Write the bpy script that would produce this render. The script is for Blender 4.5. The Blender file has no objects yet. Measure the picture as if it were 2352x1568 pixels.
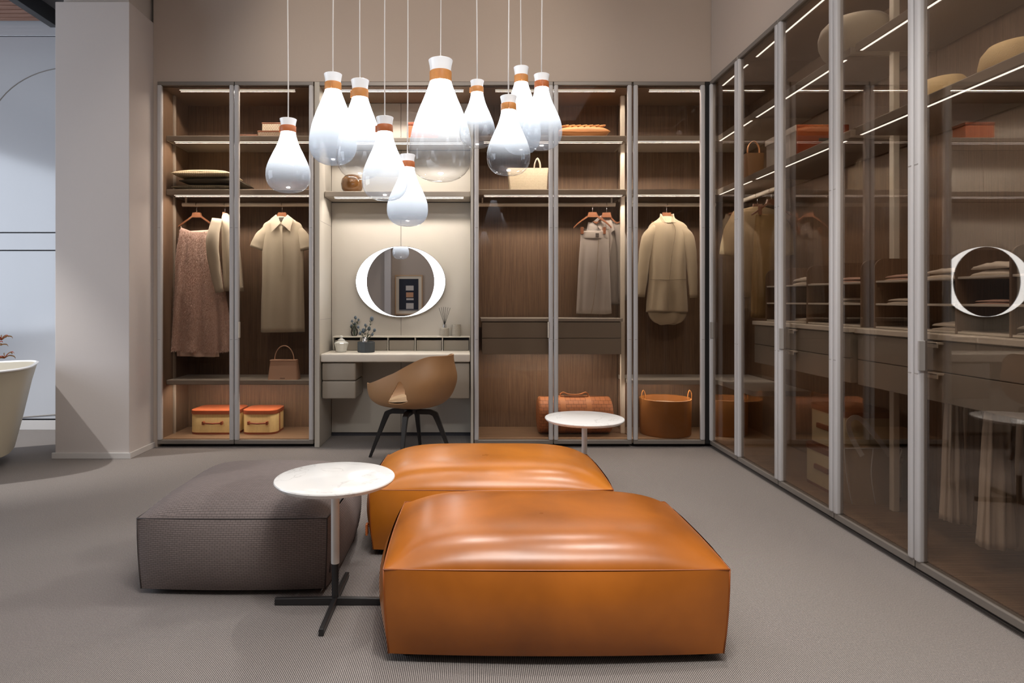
import bpy, bmesh, math, random
from mathutils import Vector, Matrix
from math import sin, cos, pi, radians, sqrt

random.seed(7)
S = bpy.context.scene
COL = S.collection
F, VX, VY, H = 1450.0, 1080.0, 690.0, 1.152      # focal length in pixels of the 2352 px frame, eye height

# ------------------------------------------------------------------ camera
cd = bpy.data.cameras.new('camera'); cam = bpy.data.objects.new('camera', cd); COL.objects.link(cam)
cam.location = (0, 0, H); cam.rotation_euler = (pi/2, 0, 0)
cd.sensor_width = 36; cd.lens = F/2352*36
cd.shift_x = (1176-VX)/2352; cd.shift_y = -(784-VY)/2352
cd.clip_start = .05
S.camera = cam
S.view_settings.view_transform = 'Standard'; S.view_settings.look = 'None'
S.view_settings.gamma = 1; S.view_settings.use_curve_mapping = False
S.view_settings.exposure = 0.0

# ------------------------------------------------------------------ world and room lights
w = bpy.data.worlds.new('world'); S.world = w; w.use_nodes = True
w.node_tree.nodes['Background'].inputs[0].default_value = (.62, .70, .85, 1)
w.node_tree.nodes['Background'].inputs[1].default_value = .6

def area(name, loc, direction, sx, sy, power, color, spread=180):
    l = bpy.data.lights.new(name, 'AREA'); l.shape = 'RECTANGLE'; l.size = sx; l.size_y = sy
    l.energy = power; l.color = color; l.spread = radians(spread)
    o = bpy.data.objects.new(name, l); COL.objects.link(o); o.location = loc
    o.rotation_euler = Vector(direction).to_track_quat('-Z', 'Y').to_euler()
    return o
def spot(name, loc, target, power, color, angle, blend=.6, radius=.04):
    l = bpy.data.lights.new(name, 'SPOT'); l.energy = power; l.color = color
    l.spot_size = radians(angle); l.spot_blend = blend; l.shadow_soft_size = radius
    o = bpy.data.objects.new(name, l); COL.objects.link(o); o.location = loc
    o.rotation_euler = (Vector(target)-Vector(loc)).to_track_quat('-Z', 'Y').to_euler()
    return o
WARM = (1.0, .86, .72); NEUT = (1.0, .95, .90); COOL = (.80, .88, 1.0)
area('daylight_window', (-6.35, 2.6, 1.9), (1, 0, -.08), 3.0, 2.4, 110, COOL)
area('ceiling_glow', (-.2, 2.2, 3.72), (0, 0, -1), 3.4, 2.6, 34, (1, .93, .88))
area('ceiling_softbox', (.55, .55, 3.70), (0, .2, -1), 1.7, .35, 45, NEUT, 120)
spot('front_fill_spot', (-1.6, .3, 3.7), (-1.3, 5.0, 1.3), 85, NEUT, 50)  # unseen spots added as frontal fill to brighten the door posts
spot('front_fill_spot', (.6, .3, 3.7), (1.0, 5.0, 1.3), 85, NEUT, 50)
spot('rear_wall_spot', (1.2, -1.2, 3.6), (1.1, -2.4, .9), 90, NEUT, 50)  # added to brighten the rear wall for its reflection on the leather
spot('rear_wall_spot', (-1.2, -1.2, 3.6), (-1.25, -2.4, 1.2), 40, NEUT, 40)
spot('ceiling_spot', (1.0, 2.2, 3.72), (1.25, 2.8, .0), 130, NEUT, 60)
spot('ceiling_spot', (.2, 1.2, 3.72), (.2, 1.4, 0), 70, NEUT, 62)
spot('ceiling_spot', (-.1, 3.4, 3.72), (-.9, 2.4, .3), 95, NEUT, 42, .5, .025)
spot('ceiling_spot', (.9, 3.9, 3.72), (.3, 3.1, .3), 70, NEUT, 44)
spot('ceiling_spot', (-.6, 2.6, 3.72), (-.4, 5.0, 3.2), 80, WARM, 70)
spot('ceiling_spot', (1.2, 2.6, 3.72), (1.2, 5.0, 3.2), 35, WARM, 70)
spot('bath_spot', (-4.9, 3.7, 3.5), (-3.6, 4.6, .3), 420, (1, .97, .93), 44, .6, .03)

# ------------------------------------------------------------------ helpers
def lin(c): return tuple(((v/255)/12.92 if v/255 <= .04045 else ((v/255+.055)/1.055)**2.4) for v in c)
def P(px, py, Y): return Vector(((px-VX)*Y/F, Y, H-(py-VY)*Y/F))
def PX(px, Y): return (px-VX)*Y/F
def PZ(py, Y): return H-(py-VY)*Y/F

def wloc(o):
    v = Vector((0, 0, 0))
    while o: v += o.location; o = o.parent
    return v
def obj(name, bm, mat, parent=None, origin=None, smooth=False, label=None):
    """world-space bmesh -> ONE mesh object; its origin is the parent's (or the given) place"""
    o = Vector(origin) if origin is not None else Vector((0, 0, 0))
    base = wloc(parent) if parent else Vector((0, 0, 0))
    if parent and origin is None: o = base
    bmesh.ops.translate(bm, verts=bm.verts, vec=-o)
    bmesh.ops.recalc_face_normals(bm, faces=bm.faces)
    me = bpy.data.meshes.new(name); bm.to_mesh(me); bm.free()
    for p in me.polygons: p.use_smooth = bool(smooth)
    if smooth == 'auto' and hasattr(me, 'set_sharp_from_angle'):
        me.set_sharp_from_angle(angle=radians(38))
    ob = bpy.data.objects.new(name, me); COL.objects.link(ob)
    ms = mat if isinstance(mat, (list, tuple)) else [mat]
    for m in ms: me.materials.append(m)
    ob.parent = parent; ob.location = o-base
    if label: ob['label'] = label
    return ob
def tag(o, label, cat, group=None):
    o['label'] = label; o['category'] = cat
    if group: o['group'] = group
    return o
def thing(name, label, cat, loc, group=None):
    o = bpy.data.objects.new(name, None); COL.objects.link(o); o.location = loc; o.empty_display_size = .05
    return tag(o, label, cat, group)
def struct(name, bm, mat, smooth=False, parent=None):
    o = obj(name, bm, mat, parent, None, smooth)
    if not parent: o['kind'] = 'structure'
    return o
def new(): return bmesh.new()
def box(bm, x0, x1, y0, y1, z0, z1, bev=0, seg=2):
    x0, x1 = min(x0, x1), max(x0, x1); y0, y1 = min(y0, y1), max(y0, y1); z0, z1 = min(z0, z1), max(z0, z1)
    r = bmesh.ops.create_cube(bm, size=1)
    for v in r['verts']:
        v.co = Vector((x0+(v.co.x+.5)*(x1-x0), y0+(v.co.y+.5)*(y1-y0), z0+(v.co.z+.5)*(z1-z0)))
    if bev:
        es = list({e for v in r['verts'] for e in v.link_edges})
        bmesh.ops.bevel(bm, geom=es, offset=bev, segments=seg, affect='EDGES', profile=.5)
    return bm
def loft(bm, rings, close=True, cap0=True, cap1=True):
    vs = [[bm.verts.new(p) for p in r] for r in rings]
    n = len(rings[0])
    for a, b in zip(vs, vs[1:]):
        for i in range(n if close else n-1):
            j = (i+1) % n
            bm.faces.new((a[i], a[j], b[j], b[i]))
    if cap0: bm.faces.new(vs[0][::-1])
    if cap1: bm.faces.new(vs[-1])
    return vs
def lathe(bm, prof, c, n=40, sx=1, sy=1, cap0=True, cap1=True):
    """prof: (radius, z) from the bottom up"""
    rings = [[Vector((c[0]+max(r, 1e-4)*sx*cos(2*pi*i/n), c[1]+max(r, 1e-4)*sy*sin(2*pi*i/n), c[2]+z)) for i in range(n)] for r, z in prof]
    loft(bm, rings, True, cap0, cap1); return bm
def tube(bm, pts, r, n=10, caps=True):
    pts = [Vector(p) for p in pts]
    rs = r if isinstance(r, (list, tuple)) else [r]*len(pts)
    t0 = (pts[1]-pts[0]).normalized()
    u = t0.orthogonal().normalized(); rings = []
    for i, p in enumerate(pts):
        t = (pts[min(i+1, len(pts)-1)]-pts[max(i-1, 0)]).normalized()
        u = (u-t*u.dot(t)).normalized(); v = t.cross(u)
        rings.append([p+(u*cos(2*pi*k/n)+v*sin(2*pi*k/n))*rs[i] for k in range(n)])
    loft(bm, rings, True, caps, caps); return bm
def ribbon(bm, pts, wvec, wd, th):
    """flat strap along pts, wvec = width direction"""
    pts = [Vector(p) for p in pts]; wv = Vector(wvec).normalized(); rings = []
    for i, p in enumerate(pts):
        t = (pts[min(i+1, len(pts)-1)]-pts[max(i-1, 0)]).normalized()
        nn = t.cross(wv).normalized()
        rings.append([p+wv*wd/2+nn*th/2, p-wv*wd/2+nn*th/2, p-wv*wd/2-nn*th/2, p+wv*wd/2-nn*th/2])
    loft(bm, rings); return bm
def catmull(pts, k=6):
    pts = [Vector(p) for p in pts]; q = [2*pts[0]-pts[1]]+pts+[2*pts[-1]-pts[-2]]; out = []
    for i in range(1, len(q)-2):
        a, b, c, d = q[i-1:i+3]
        for s in range(k):
            t = s/k
            out.append(.5*((2*b)+(c-a)*t+(2*a-5*b+4*c-d)*t*t+(3*b-a-3*c+d)*t**3))
    out.append(pts[-1]); return out
def rrect(cx, cy, hx, hy, r, z, n=6):
    pts = []
    for sx, sy, a0 in ((1, 1, 0), (-1, 1, 90), (-1, -1, 180), (1, -1, 270)):
        for i in range(n+1):
            a = radians(a0+90*i/n)
            pts.append(Vector((cx+sx*(hx-r)+r*cos(a), cy+sy*(hy-r)+r*sin(a), z)))
    return pts
def sstep(a, b, x):
    t = min(1, max(0, (x-a)/(b-a))); return t*t*(3-2*t)

# ------------------------------------------------------------------ materials
def nt(name):
    m = bpy.data.materials.new(name); m.use_nodes = True
    t = m.node_tree; return m, t, t.nodes['Principled BSDF'], t.nodes, t.links
def pm(name, c, rough=.5, metal=0, bump=None, var=None, spec=None, sheen=0, coat=0, emit=None):
    """c sRGB 0-255; bump=(scale, strength, stretch); var=(scale, amount)"""
    m, t, b, N, L = nt(name)
    col = lin(c); b.inputs['Base Color'].default_value = (*col, 1)
    b.inputs['Roughness'].default_value = rough; b.inputs['Metallic'].default_value = metal
    if spec is not None: b.inputs['Specular IOR Level'].default_value = spec
    if sheen: b.inputs['Sheen Weight'].default_value = sheen
    if coat: b.inputs['Coat Weight'].default_value = coat; b.inputs['Coat Roughness'].default_value = .12
    if emit: b.inputs['Emission Color'].default_value = (*emit[0], 1); b.inputs['Emission Strength'].default_value = emit[1]
    if bump or var:
        tc = N.new('ShaderNodeTexCoord')
    if var:
        n = N.new('ShaderNodeTexNoise'); n.inputs['Scale'].default_value = var[0]; n.inputs['Detail'].default_value = 5
        L.new(tc.outputs['Object'], n.inputs['Vector'])
        r = N.new('ShaderNodeValToRGB'); a = var[1]
        r.color_ramp.elements[0].position = .3; r.color_ramp.elements[1].position = .7
        r.color_ramp.elements[0].color = (*[v*(1-a) for v in col], 1); r.color_ramp.elements[1].color = (*[min(1, v*(1+a)) for v in col], 1)
        L.new(n.outputs['Fac'], r.inputs[0]); L.new(r.outputs[0], b.inputs['Base Color'])
    if bump:
        mp = N.new('ShaderNodeMapping'); s = bump[2] if len(bump) > 2 else (1, 1, 1); mp.inputs['Scale'].default_value = s
        n = N.new('ShaderNodeTexNoise'); n.inputs['Scale'].default_value = bump[0]; n.inputs['Detail'].default_value = 4
        L.new(tc.outputs['Object'], mp.inputs[0]); L.new(mp.outputs[0], n.inputs['Vector'])
        bp = N.new('ShaderNodeBump'); bp.inputs['Strength'].default_value = bump[1]; bp.inputs['Distance'].default_value = .004
        L.new(n.outputs['Fac'], bp.inputs['Height']); L.new(bp.outputs[0], b.inputs['Normal'])
    return m
def wood(name, c1, c2, scale, rough=.45):
    m, t, b, N, L = nt(name)
    tc = N.new('ShaderNodeTexCoord'); mp = N.new('ShaderNodeMapping'); mp.inputs['Scale'].default_value = scale
    n = N.new('ShaderNodeTexNoise'); n.inputs['Scale'].default_value = 1; n.inputs['Detail'].default_value = 6; n.inputs['Roughness'].default_value = .6
    r = N.new('ShaderNodeValToRGB'); r.color_ramp.elements[0].position = .35; r.color_ramp.elements[1].position = .65
    r.color_ramp.elements[0].color = (*lin(c1), 1); r.color_ramp.elements[1].color = (*lin(c2), 1)
    L.new(tc.outputs['Object'], mp.inputs[0]); L.new(mp.outputs[0], n.inputs['Vector']); L.new(n.outputs['Fac'], r.inputs[0])
    L.new(r.outputs[0], b.inputs['Base Color']); b.inputs['Roughness'].default_value = rough
    bp = N.new('ShaderNodeBump'); bp.inputs['Strength'].default_value = .15; bp.inputs['Distance'].default_value = .002
    L.new(n.outputs['Fac'], bp.inputs['Height']); L.new(bp.outputs[0], b.inputs['Normal'])
    return m
def emis(name, c, s):
    m, t, b, N, L = nt(name); e = N.new('ShaderNodeEmission'); e.inputs[0].default_value = (*c, 1); e.inputs[1].default_value = s
    L.new(e.outputs[0], N['Material Output'].inputs[0]); return m
def thin_glass(name, tint, refl=1.0, rough=.0):
    m, t, b, N, L = nt(name)
    tr = N.new('ShaderNodeBsdfTransparent'); tr.inputs[0].default_value = (*tint, 1)
    gl = N.new('ShaderNodeBsdfGlossy'); gl.inputs['Roughness'].default_value = rough
    fr = N.new('ShaderNodeFresnel'); fr.inputs[0].default_value = 1.5
    mu = N.new('ShaderNodeMath'); mu.operation = 'MULTIPLY'; mu.inputs[1].default_value = refl; mu.use_clamp = True
    mx = N.new('ShaderNodeMixShader')
    L.new(fr.outputs[0], mu.inputs[0]); L.new(mu.outputs[0], mx.inputs[0]); L.new(tr.outputs[0], mx.inputs[1]); L.new(gl.outputs[0], mx.inputs[2])
    L.new(mx.outputs[0], N['Material Output'].inputs[0]); return m
def lamp_glass(name, lo, hi, milk, emit):
    """blown glass that is opal white at the neck and runs out to clear; lo..hi = fade zone in Generated z"""
    m, t, b, N, L = nt(name)
    tc = N.new('ShaderNodeTexCoord'); sp = N.new('ShaderNodeSeparateXYZ'); L.new(tc.outputs['Generated'], sp.inputs[0])
    g = N.new('ShaderNodeMapRange'); g.interpolation_type = 'SMOOTHERSTEP'
    g.inputs['From Min'].default_value = lo; g.inputs['From Max'].default_value = hi
    g.inputs['To Min'].default_value = milk; g.inputs['To Max'].default_value = 1
    L.new(sp.outputs[2], g.inputs['Value'])
    tr = N.new('ShaderNodeBsdfTransparent'); tr.inputs[0].default_value = (.95, .96, .97, 1)
    gl = N.new('ShaderNodeBsdfGlossy'); gl.inputs['Roughness'].default_value = .02
    lw = N.new('ShaderNodeLayerWeight'); lw.inputs[0].default_value = .5
    pw = N.new('ShaderNodeMath'); pw.operation = 'POWER'; pw.inputs[1].default_value = 5; L.new(lw.outputs['Facing'], pw.inputs[0])
    pa = N.new('ShaderNodeMath'); pa.operation = 'MULTIPLY_ADD'; pa.inputs[1].default_value = .75; pa.inputs[2].default_value = .05; L.new(pw.outputs[0], pa.inputs[0])
    cl = N.new('ShaderNodeMixShader'); L.new(pa.outputs[0], cl.inputs[0]); L.new(tr.outputs[0], cl.inputs[1]); L.new(gl.outputs[0], cl.inputs[2])
    df = N.new('ShaderNodeBsdfDiffuse'); df.inputs[0].default_value = (.28, .31, .36, 1)
    tl = N.new('ShaderNodeBsdfTranslucent'); tl.inputs[0].default_value = (.28, .31, .36, 1)
    dm = N.new('ShaderNodeMixShader'); dm.inputs[0].default_value = .5; L.new(df.outputs[0], dm.inputs[1]); L.new(tl.outputs[0], dm.inputs[2])
    em = N.new('ShaderNodeEmission'); em.inputs[0].default_value = (.93, .97, 1, 1)
    es = N.new('ShaderNodeMath'); es.operation = 'POWER'; es.inputs[1].default_value = 1.55; L.new(sp.outputs[2], es.inputs[0])
    e2 = N.new('ShaderNodeMath'); e2.operation = 'MULTIPLY'; e2.inputs[1].default_value = emit; L.new(es.outputs[0], e2.inputs[0]); L.new(e2.outputs[0], em.inputs[1])
    ad = N.new('ShaderNodeAddShader'); L.new(dm.outputs[0], ad.inputs[0]); L.new(em.outputs[0], ad.inputs[1])
    mx = N.new('ShaderNodeMixShader'); L.new(g.outputs[0], mx.inputs[0]); L.new(cl.outputs[0], mx.inputs[1]); L.new(ad.outputs[0], mx.inputs[2])
    L.new(mx.outputs[0], N['Material Output'].inputs[0]); return m
def weave(name, c1, c2, sc, rough=.7, bump=.5, off=.5, bw=.5, rh=.25, axis='XZ'):
    m, t, b, N, L = nt(name)
    tc = N.new('ShaderNodeTexCoord'); sp = N.new('ShaderNodeSeparateXYZ'); L.new(tc.outputs['Object'], sp.inputs[0])
    cb = N.new('ShaderNodeCombineXYZ')
    if axis == 'BOX':    # x+y across, z+y*.0 up on sides ; on the top y up
        geo = N.new('ShaderNodeNewGeometry'); sn = N.new('ShaderNodeSeparateXYZ'); L.new(geo.outputs['Normal'], sn.inputs[0])
        def ab(o, th):
            a = N.new('ShaderNodeMath'); a.operation = 'ABSOLUTE'; L.new(o, a.inputs[0])
            g = N.new('ShaderNodeMath'); g.operation = 'GREATER_THAN'; g.inputs[1].default_value = th; L.new(a.outputs[0], g.inputs[0]); return g.outputs[0]
        top = ab(sn.outputs[2], .7); sx = ab(sn.outputs[0], .7)
        mu = N.new('ShaderNodeMix'); mu.data_type = 'FLOAT'; L.new(sx, mu.inputs['Factor']); L.new(sp.outputs[0], mu.inputs[2]); L.new(sp.outputs[1], mu.inputs[3])
        mv = N.new('ShaderNodeMix'); mv.data_type = 'FLOAT'; L.new(top, mv.inputs['Factor']); L.new(sp.outputs[2], mv.inputs[2]); L.new(sp.outputs[1], mv.inputs[3])
        L.new(mu.outputs[0], cb.inputs[0]); L.new(mv.outputs[0], cb.inputs[1])
    else:
        L.new(sp.outputs['XYZ'.index(axis[0])], cb.inputs[0]); L.new(sp.outputs['XYZ'.index(axis[1])], cb.inputs[1])
    br = N.new('ShaderNodeTexBrick'); br.inputs['Scale'].default_value = sc; br.inputs['Color1'].default_value = (*lin(c1), 1)
    br.inputs['Color2'].default_value = (*[v*.9 for v in lin(c1)], 1); br.inputs['Mortar'].default_value = (*lin(c2), 1)
    br.inputs['Mortar Size'].default_value = .03; br.inputs['Mortar Smooth'].default_value = .6; br.inputs['Brick Width'].default_value = bw; br.inputs['Row Height'].default_value = rh; br.offset = off
    L.new(cb.outputs[0], br.inputs['Vector']); L.new(br.outputs['Color'], b.inputs['Base Color']); b.inputs['Roughness'].default_value = rough
    bp = N.new('ShaderNodeBump'); bp.invert = True; bp.inputs['Strength'].default_value = bump; bp.inputs['Distance'].default_value = .003
    L.new(br.outputs['Fac'], bp.inputs['Height']); L.new(bp.outputs[0], b.inputs['Normal'])
    return m
def carpet():
    m, t, b, N, L = nt('ribbed_carpet')
    tc = N.new('ShaderNodeTexCoord'); sp = N.new('ShaderNodeSeparateXYZ'); L.new(tc.outputs['Object'], sp.inputs[0])
    a = N.new('ShaderNodeMath'); a.operation = 'MULTIPLY'; a.inputs[1].default_value = 2*pi/.0060; L.new(sp.outputs[0], a.inputs[0])
    s = N.new('ShaderNodeMath'); s.operation = 'SINE'; L.new(a.outputs[0], s.inputs[0])
    mp = N.new('ShaderNodeMapping'); mp.inputs['Scale'].default_value = (300, 160, 1); L.new(tc.outputs['Object'], mp.inputs[0])
    n = N.new('ShaderNodeTexNoise'); n.inputs['Scale'].default_value = 1; n.inputs['Detail'].default_value = 2; L.new(mp.outputs[0], n.inputs['Vector'])
    h = N.new('ShaderNodeMath'); h.operation = 'MULTIPLY_ADD'; h.inputs[1].default_value = .30; h.inputs[2].default_value = .42; L.new(s.outputs[0], h.inputs[0])
    h2 = N.new('ShaderNodeMath'); h2.operation = 'MULTIPLY_ADD'; h2.inputs[1].default_value = .35; L.new(n.outputs['Fac'], h2.inputs[0]); L.new(h.outputs[0], h2.inputs[2])
    r = N.new('ShaderNodeValToRGB'); r.color_ramp.elements[0].position = .3; r.color_ramp.elements[1].position = 1.15 if False else 1
    r.color_ramp.elements[0].color = (*lin((70, 67, 68)), 1); r.color_ramp.elements[1].color = (*lin((182, 174, 168)), 1)
    L.new(h2.outputs[0], r.inputs[0]); L.new(r.outputs[0], b.inputs['Base Color'])
    b.inputs['Roughness'].default_value = .95; b.inputs['Specular IOR Level'].default_value = .15
    bp = N.new('ShaderNodeBump'); bp.inputs['Strength'].default_value = .5; bp.inputs['Distance'].default_value = .002
    L.new(h2.outputs[0], bp.inputs['Height']); L.new(bp.outputs[0], b.inputs['Normal'])
    return m
def leather(name, c1, c2, rough=.3):
    m, t, b, N, L = nt(name)
    tc = N.new('ShaderNodeTexCoord')
    n = N.new('ShaderNodeTexNoise'); n.inputs['Scale'].default_value = 3.2; n.inputs['Detail'].default_value = 4; n.inputs['Roughness'].default_value = .5; n.inputs['Distortion'].default_value = .2
    L.new(tc.outputs['Object'], n.inputs['Vector'])
    r = N.new('ShaderNodeValToRGB'); r.color_ramp.elements[0].position = 0; r.color_ramp.elements[1].position = 1
    r.color_ramp.elements[0].color = (*lin(c1), 1); r.color_ramp.elements[1].color = (*lin(c2), 1)
    L.new(n.outputs['Fac'], r.inputs[0]); L.new(r.outputs[0], b.inputs['Base Color'])
    rr = N.new('ShaderNodeMapRange'); rr.inputs['To Min'].default_value = rough; rr.inputs['To Max'].default_value = rough+.05
    L.new(n.outputs['Fac'], rr.inputs['Value']); L.new(rr.outputs[0], b.inputs['Roughness'])
    n2 = N.new('ShaderNodeTexVoronoi'); n2.inputs['Scale'].default_value = 420; L.new(tc.outputs['Object'], n2.inputs['Vector'])
    n3 = N.new('ShaderNodeTexNoise'); n3.inputs['Scale'].default_value = 9; n3.inputs['Detail'].default_value = 3; L.new(tc.outputs['Object'], n3.inputs['Vector'])
    b1 = N.new('ShaderNodeBump'); b1.inputs['Strength'].default_value = 0; b1.inputs['Distance'].default_value = .001; L.new(n2.outputs['Distance'], b1.inputs['Height'])
    b2 = N.new('ShaderNodeBump'); b2.inputs['Strength'].default_value = .07; b2.inputs['Distance'].default_value = .01; L.new(n3.outputs['Fac'], b2.inputs['Height'])
    L.new(b2.outputs[0], b.inputs['Normal']); return m
def marble():
    m, t, b, N, L = nt('white_marble')
    tc = N.new('ShaderNodeTexCoord')
    n = N.new('ShaderNodeTexNoise'); n.inputs['Scale'].default_value = 5; n.inputs['Detail'].default_value = 9; n.inputs['Distortion'].default_value = 1.6
    L.new(tc.outputs['Object'], n.inputs['Vector'])
    r = N.new('ShaderNodeValToRGB'); e = r.color_ramp.elements
    e[0].position = .485; e[0].color = (.84, .84, .83, 1); e[1].position = .515; e[1].color = (.84, .84, .83, 1)
    k = r.color_ramp.elements.new(.5); k.color = (.68, .67, .66, 1)
    L.new(n.outputs['Fac'], r.inputs[0]); L.new(r.outputs[0], b.inputs['Base Color']); b.inputs['Roughness'].default_value = .12
    return m

M = {}
M['carpet'] = carpet()
M['wall'] = pm('warm_grey_plaster', (182, 168, 156), .9, bump=(60, .15))
M['pillar'] = pm('pale_grey_plaster', (200, 193, 190), .85, bump=(50, .12))
M['ceil'] = pm('ceiling_paint', (190, 184, 178), .95)
M['skirt'] = pm('white_skirting', (205, 202, 200), .5)
M['gloss'] = pm('white_gloss_panel', (196, 199, 205), .12, coat=.4)
M['groove'] = pm('shadow_gap', (60, 60, 66), .8)
M['frame'] = pm('taupe_metal', (122, 116, 110), .4, .2)
M['post'] = pm('grey_leather_post', (186, 184, 184), .55)
M['ring'] = pm('post_seam', (150, 146, 142), .6)
M['oak'] = wood('dark_oak', (96, 76, 60), (126, 102, 81), (230, 230, 4))
M['oakh'] = wood('dark_oak_board', (108, 86, 66), (150, 122, 96), (3, 130, 130))
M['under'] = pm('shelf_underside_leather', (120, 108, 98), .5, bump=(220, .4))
M['shelf'] = pm('taupe_shelf', (156, 146, 133), .5)
M['shelftop'] = pm('grey_lacquer', (168, 162, 152), .5)
M['cream'] = pm('cream_leather_panel', (184, 178, 167), .55, bump=(260, .12))
M['drawer'] = pm('taupe_drawer_leather', (150, 141, 128), .5, bump=(300, .12))
M['tab'] = pm('pale_leather_tab', (208, 200, 186), .5)
M['rail'] = pm('champagne_rail', (232, 224, 208), .45)
M['black'] = pm('black_plinth', (22, 20, 20), .7)
M['smoke'] = thin_glass('bronze_glass', (.80, .76, .725), .30, .0)
M['led'] = emis('led_strip', (1, .90, .80), 3.0)
M['orange'] = leather('cognac_leather', (104, 54, 14), (200, 116, 34), .26)
M['orange2'] = leather('cognac_leather_warm', (138, 76, 18), (222, 136, 40), .26)
M['piping'] = pm('cognac_piping', (146, 78, 28), .4)
M['grey_weave'] = weave('woven_taupe', (126, 115, 112), (78, 70, 69), 40, .8, .7, .5, .8, .3, 'BOX')
M['greyp'] = pm('taupe_piping', (70, 63, 62), .7)
M['marble'] = marble()
M['white'] = pm('white_lacquer', (222, 220, 216), .3)
M['char'] = pm('charcoal_metal', (48, 47, 48), .4, .3)
M['bulb'] = emis('bulb', (1, .97, .93), 30)
M['cap'] = pm('white_ceramic', (225, 225, 226), .25, emit=((1, 1, 1), .22))  # faint emission put into the ceramic so the cap looks lit
M['band'] = pm('tan_leather_band', (186, 104, 54), .5, var=(30, .1))
M['band2'] = pm('honey_leather_band', (206, 138, 74), .5, var=(30, .1))
M['cord'] = pm('white_cord', (222, 218, 214), .5)
M['tan'] = leather('tan_saddle_leather', (150, 112, 74), (166, 126, 86), .5)
M['seatpad'] = pm('seat_leather', (176, 150, 118), .55)
M['ebony'] = pm('ebony_wood', (30, 28, 28), .45)
M['hanger'] = pm('hanger_wood', (128, 84, 58), .4)
M['hook'] = pm('chrome_hook', (200, 200, 200), .2, 1)

# ------------------------------------------------------------------ structure
YB, XR = 4.956, 1.887
ZT = 2.868
YI, XI = YB+.50, XR+.52
FL = struct('floor', box(new(), -6.6, 2.7, -2.4, 6.0, -.1, 0), M['carpet'])
struct('ceiling', box(new(), -6.6, 2.7, -2.4, 4.99, 3.8, 3.9), M['ceil'])
struct('wall_back', box(new(), -2.49, 2.7, YB+.006, 5.75, ZT+.004, 3.8), M['wall'])
bm = new(); box(bm, -2.49, -2.458, YB+.006, 5.75, 0, ZT+.004); box(bm, -2.49, 2.7, YI+.05, 5.75, 0, ZT+.004)
struct('wall_back_lower', bm, M['wall'])
bm = new(); box(bm, XR+.006, 2.7, -2.4, YB, ZT+.004, 3.8); box(bm, XR+.006, 2.7, -2.4, 1.98, 0, ZT+.004); box(bm, XI+.03, 2.7, 1.98, YI+.05, 0, ZT+.004)
struct('wall_right', bm, M['wall'])
struct('wall_rear', box(new(), -6.6, 2.7, -2.5, -2.4, 0, 3.9), M['wall'])
# pillar with its skirting
struct('trim_1', box(new(), -3.033, -2.4915, 4.614, 5.75, 0, 3.335, .003), M['pillar']).name = 'wall_pillar'
bm = new(); box(bm, -3.05, -2.476, 4.598, 4.613, 0, .042, .002); box(bm, -2.4905, -2.474, 4.6, YB, 0, .042, .002)
struct('baseboard_pillar', bm, M['skirt'])
struct('trim_1', box(new(), -3.00, -2.52, 4.66, 5.7, 3.336, 3.8), M['ceil'])
# glossy panelled wall of the bathroom bay
YP = 5.62
bg = struct('wall_bath', box(new(), -6.6, -3.034, YP+.03, 5.95, 0, 3.9), M['groove'])
def zr(py): return PZ(py, YP)
def piece(name, x0, x1, z0, z1, d=.03, m='gloss', bev=.003):
    return obj(name, box(new(), x0, x1, YP+.03-d, YP+.031, z0, z1, bev), M[m], bg)
piece('panel', -6.59, -3.036, zr(83)+.004, 3.9)
piece('panel', -6.59, -3.036, zr(534)+.004, zr(83)-.004)
piece('panel', -6.59, -3.036, zr(575)+.004, zr(534)-.004)
piece('panel', -6.59, -3.036, .10, zr(575)-.004)
ap = [Vector((-4.30, YP-.001, zr(534)+.01))]
for k in range(17):
    a_ = pi-k*pi/32; ap.append(Vector((-3.55+.75*cos(a_), YP-.001, zr(155)-.62+.62*sin(a_))))
ap.append(Vector((-3.04, YP-.001, zr(154))))
bm = new(); tube(bm, ap, .0045, 6); obj('moulding_line', bm, M['ring'], bg)
bm = new(); tube(bm, catmull([(-4.9, YP-.001, zr(975)), (-4.2, YP-.001, zr(962)), (-3.6, YP-.001, zr(950)), (-3.04, YP-.001, zr(942))], 6), .006, 6); obj('moulding_line', bm, M['ring'], bg)
obj('skirting', box(new(), -6.59, -3.036, YP+.004, YP+.03, 0, .085, .003), M['skirt'], bg)
# timber slats under the bath ceiling
M['slat'] = wood('rosy_timber', (150, 112, 96), (178, 138, 120), (3, 60, 60), .6)
sc = struct('ceiling_bath', box(new(), -6.6, -3.034, 4.99, 5.95, 3.86, 3.95), M['groove'])
for i in range(9):
    y = 5.55-i*.075
    obj('slat', box(new(), -6.58, -3.74, y-.022, y+.022, 3.62, 3.68, .002), M['slat'], sc)
obj('beam', box(new(), -3.735, -3.66, 4.93, 5.618, 3.58, 3.72, .003), M['char'], sc)
# left wall with a wide window opening
bm = new()
box(bm, -6.6, -6.5, -2.4, 1.0, 0, 3.9); box(bm, -6.6, -6.5, 4.2, 5.95, 0, 3.9); box(bm, -6.6, -6.5, 1.0, 4.2, 0, .6); box(bm, -6.6, -6.5, 1.0, 4.2, 3.2, 3.9)
struct('wall_left', bm, M['pillar'])
bm = new()
for y in (1.02, 2.07, 3.13, 4.18): box(bm, -6.57, -6.52, y-.03, y+.03, .6, 3.2)
for z in (.63, 3.17): box(bm, -6.57, -6.52, 1.0, 4.2, z-.03, z+.03)
struct('window_1', bm, M['char'])

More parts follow.
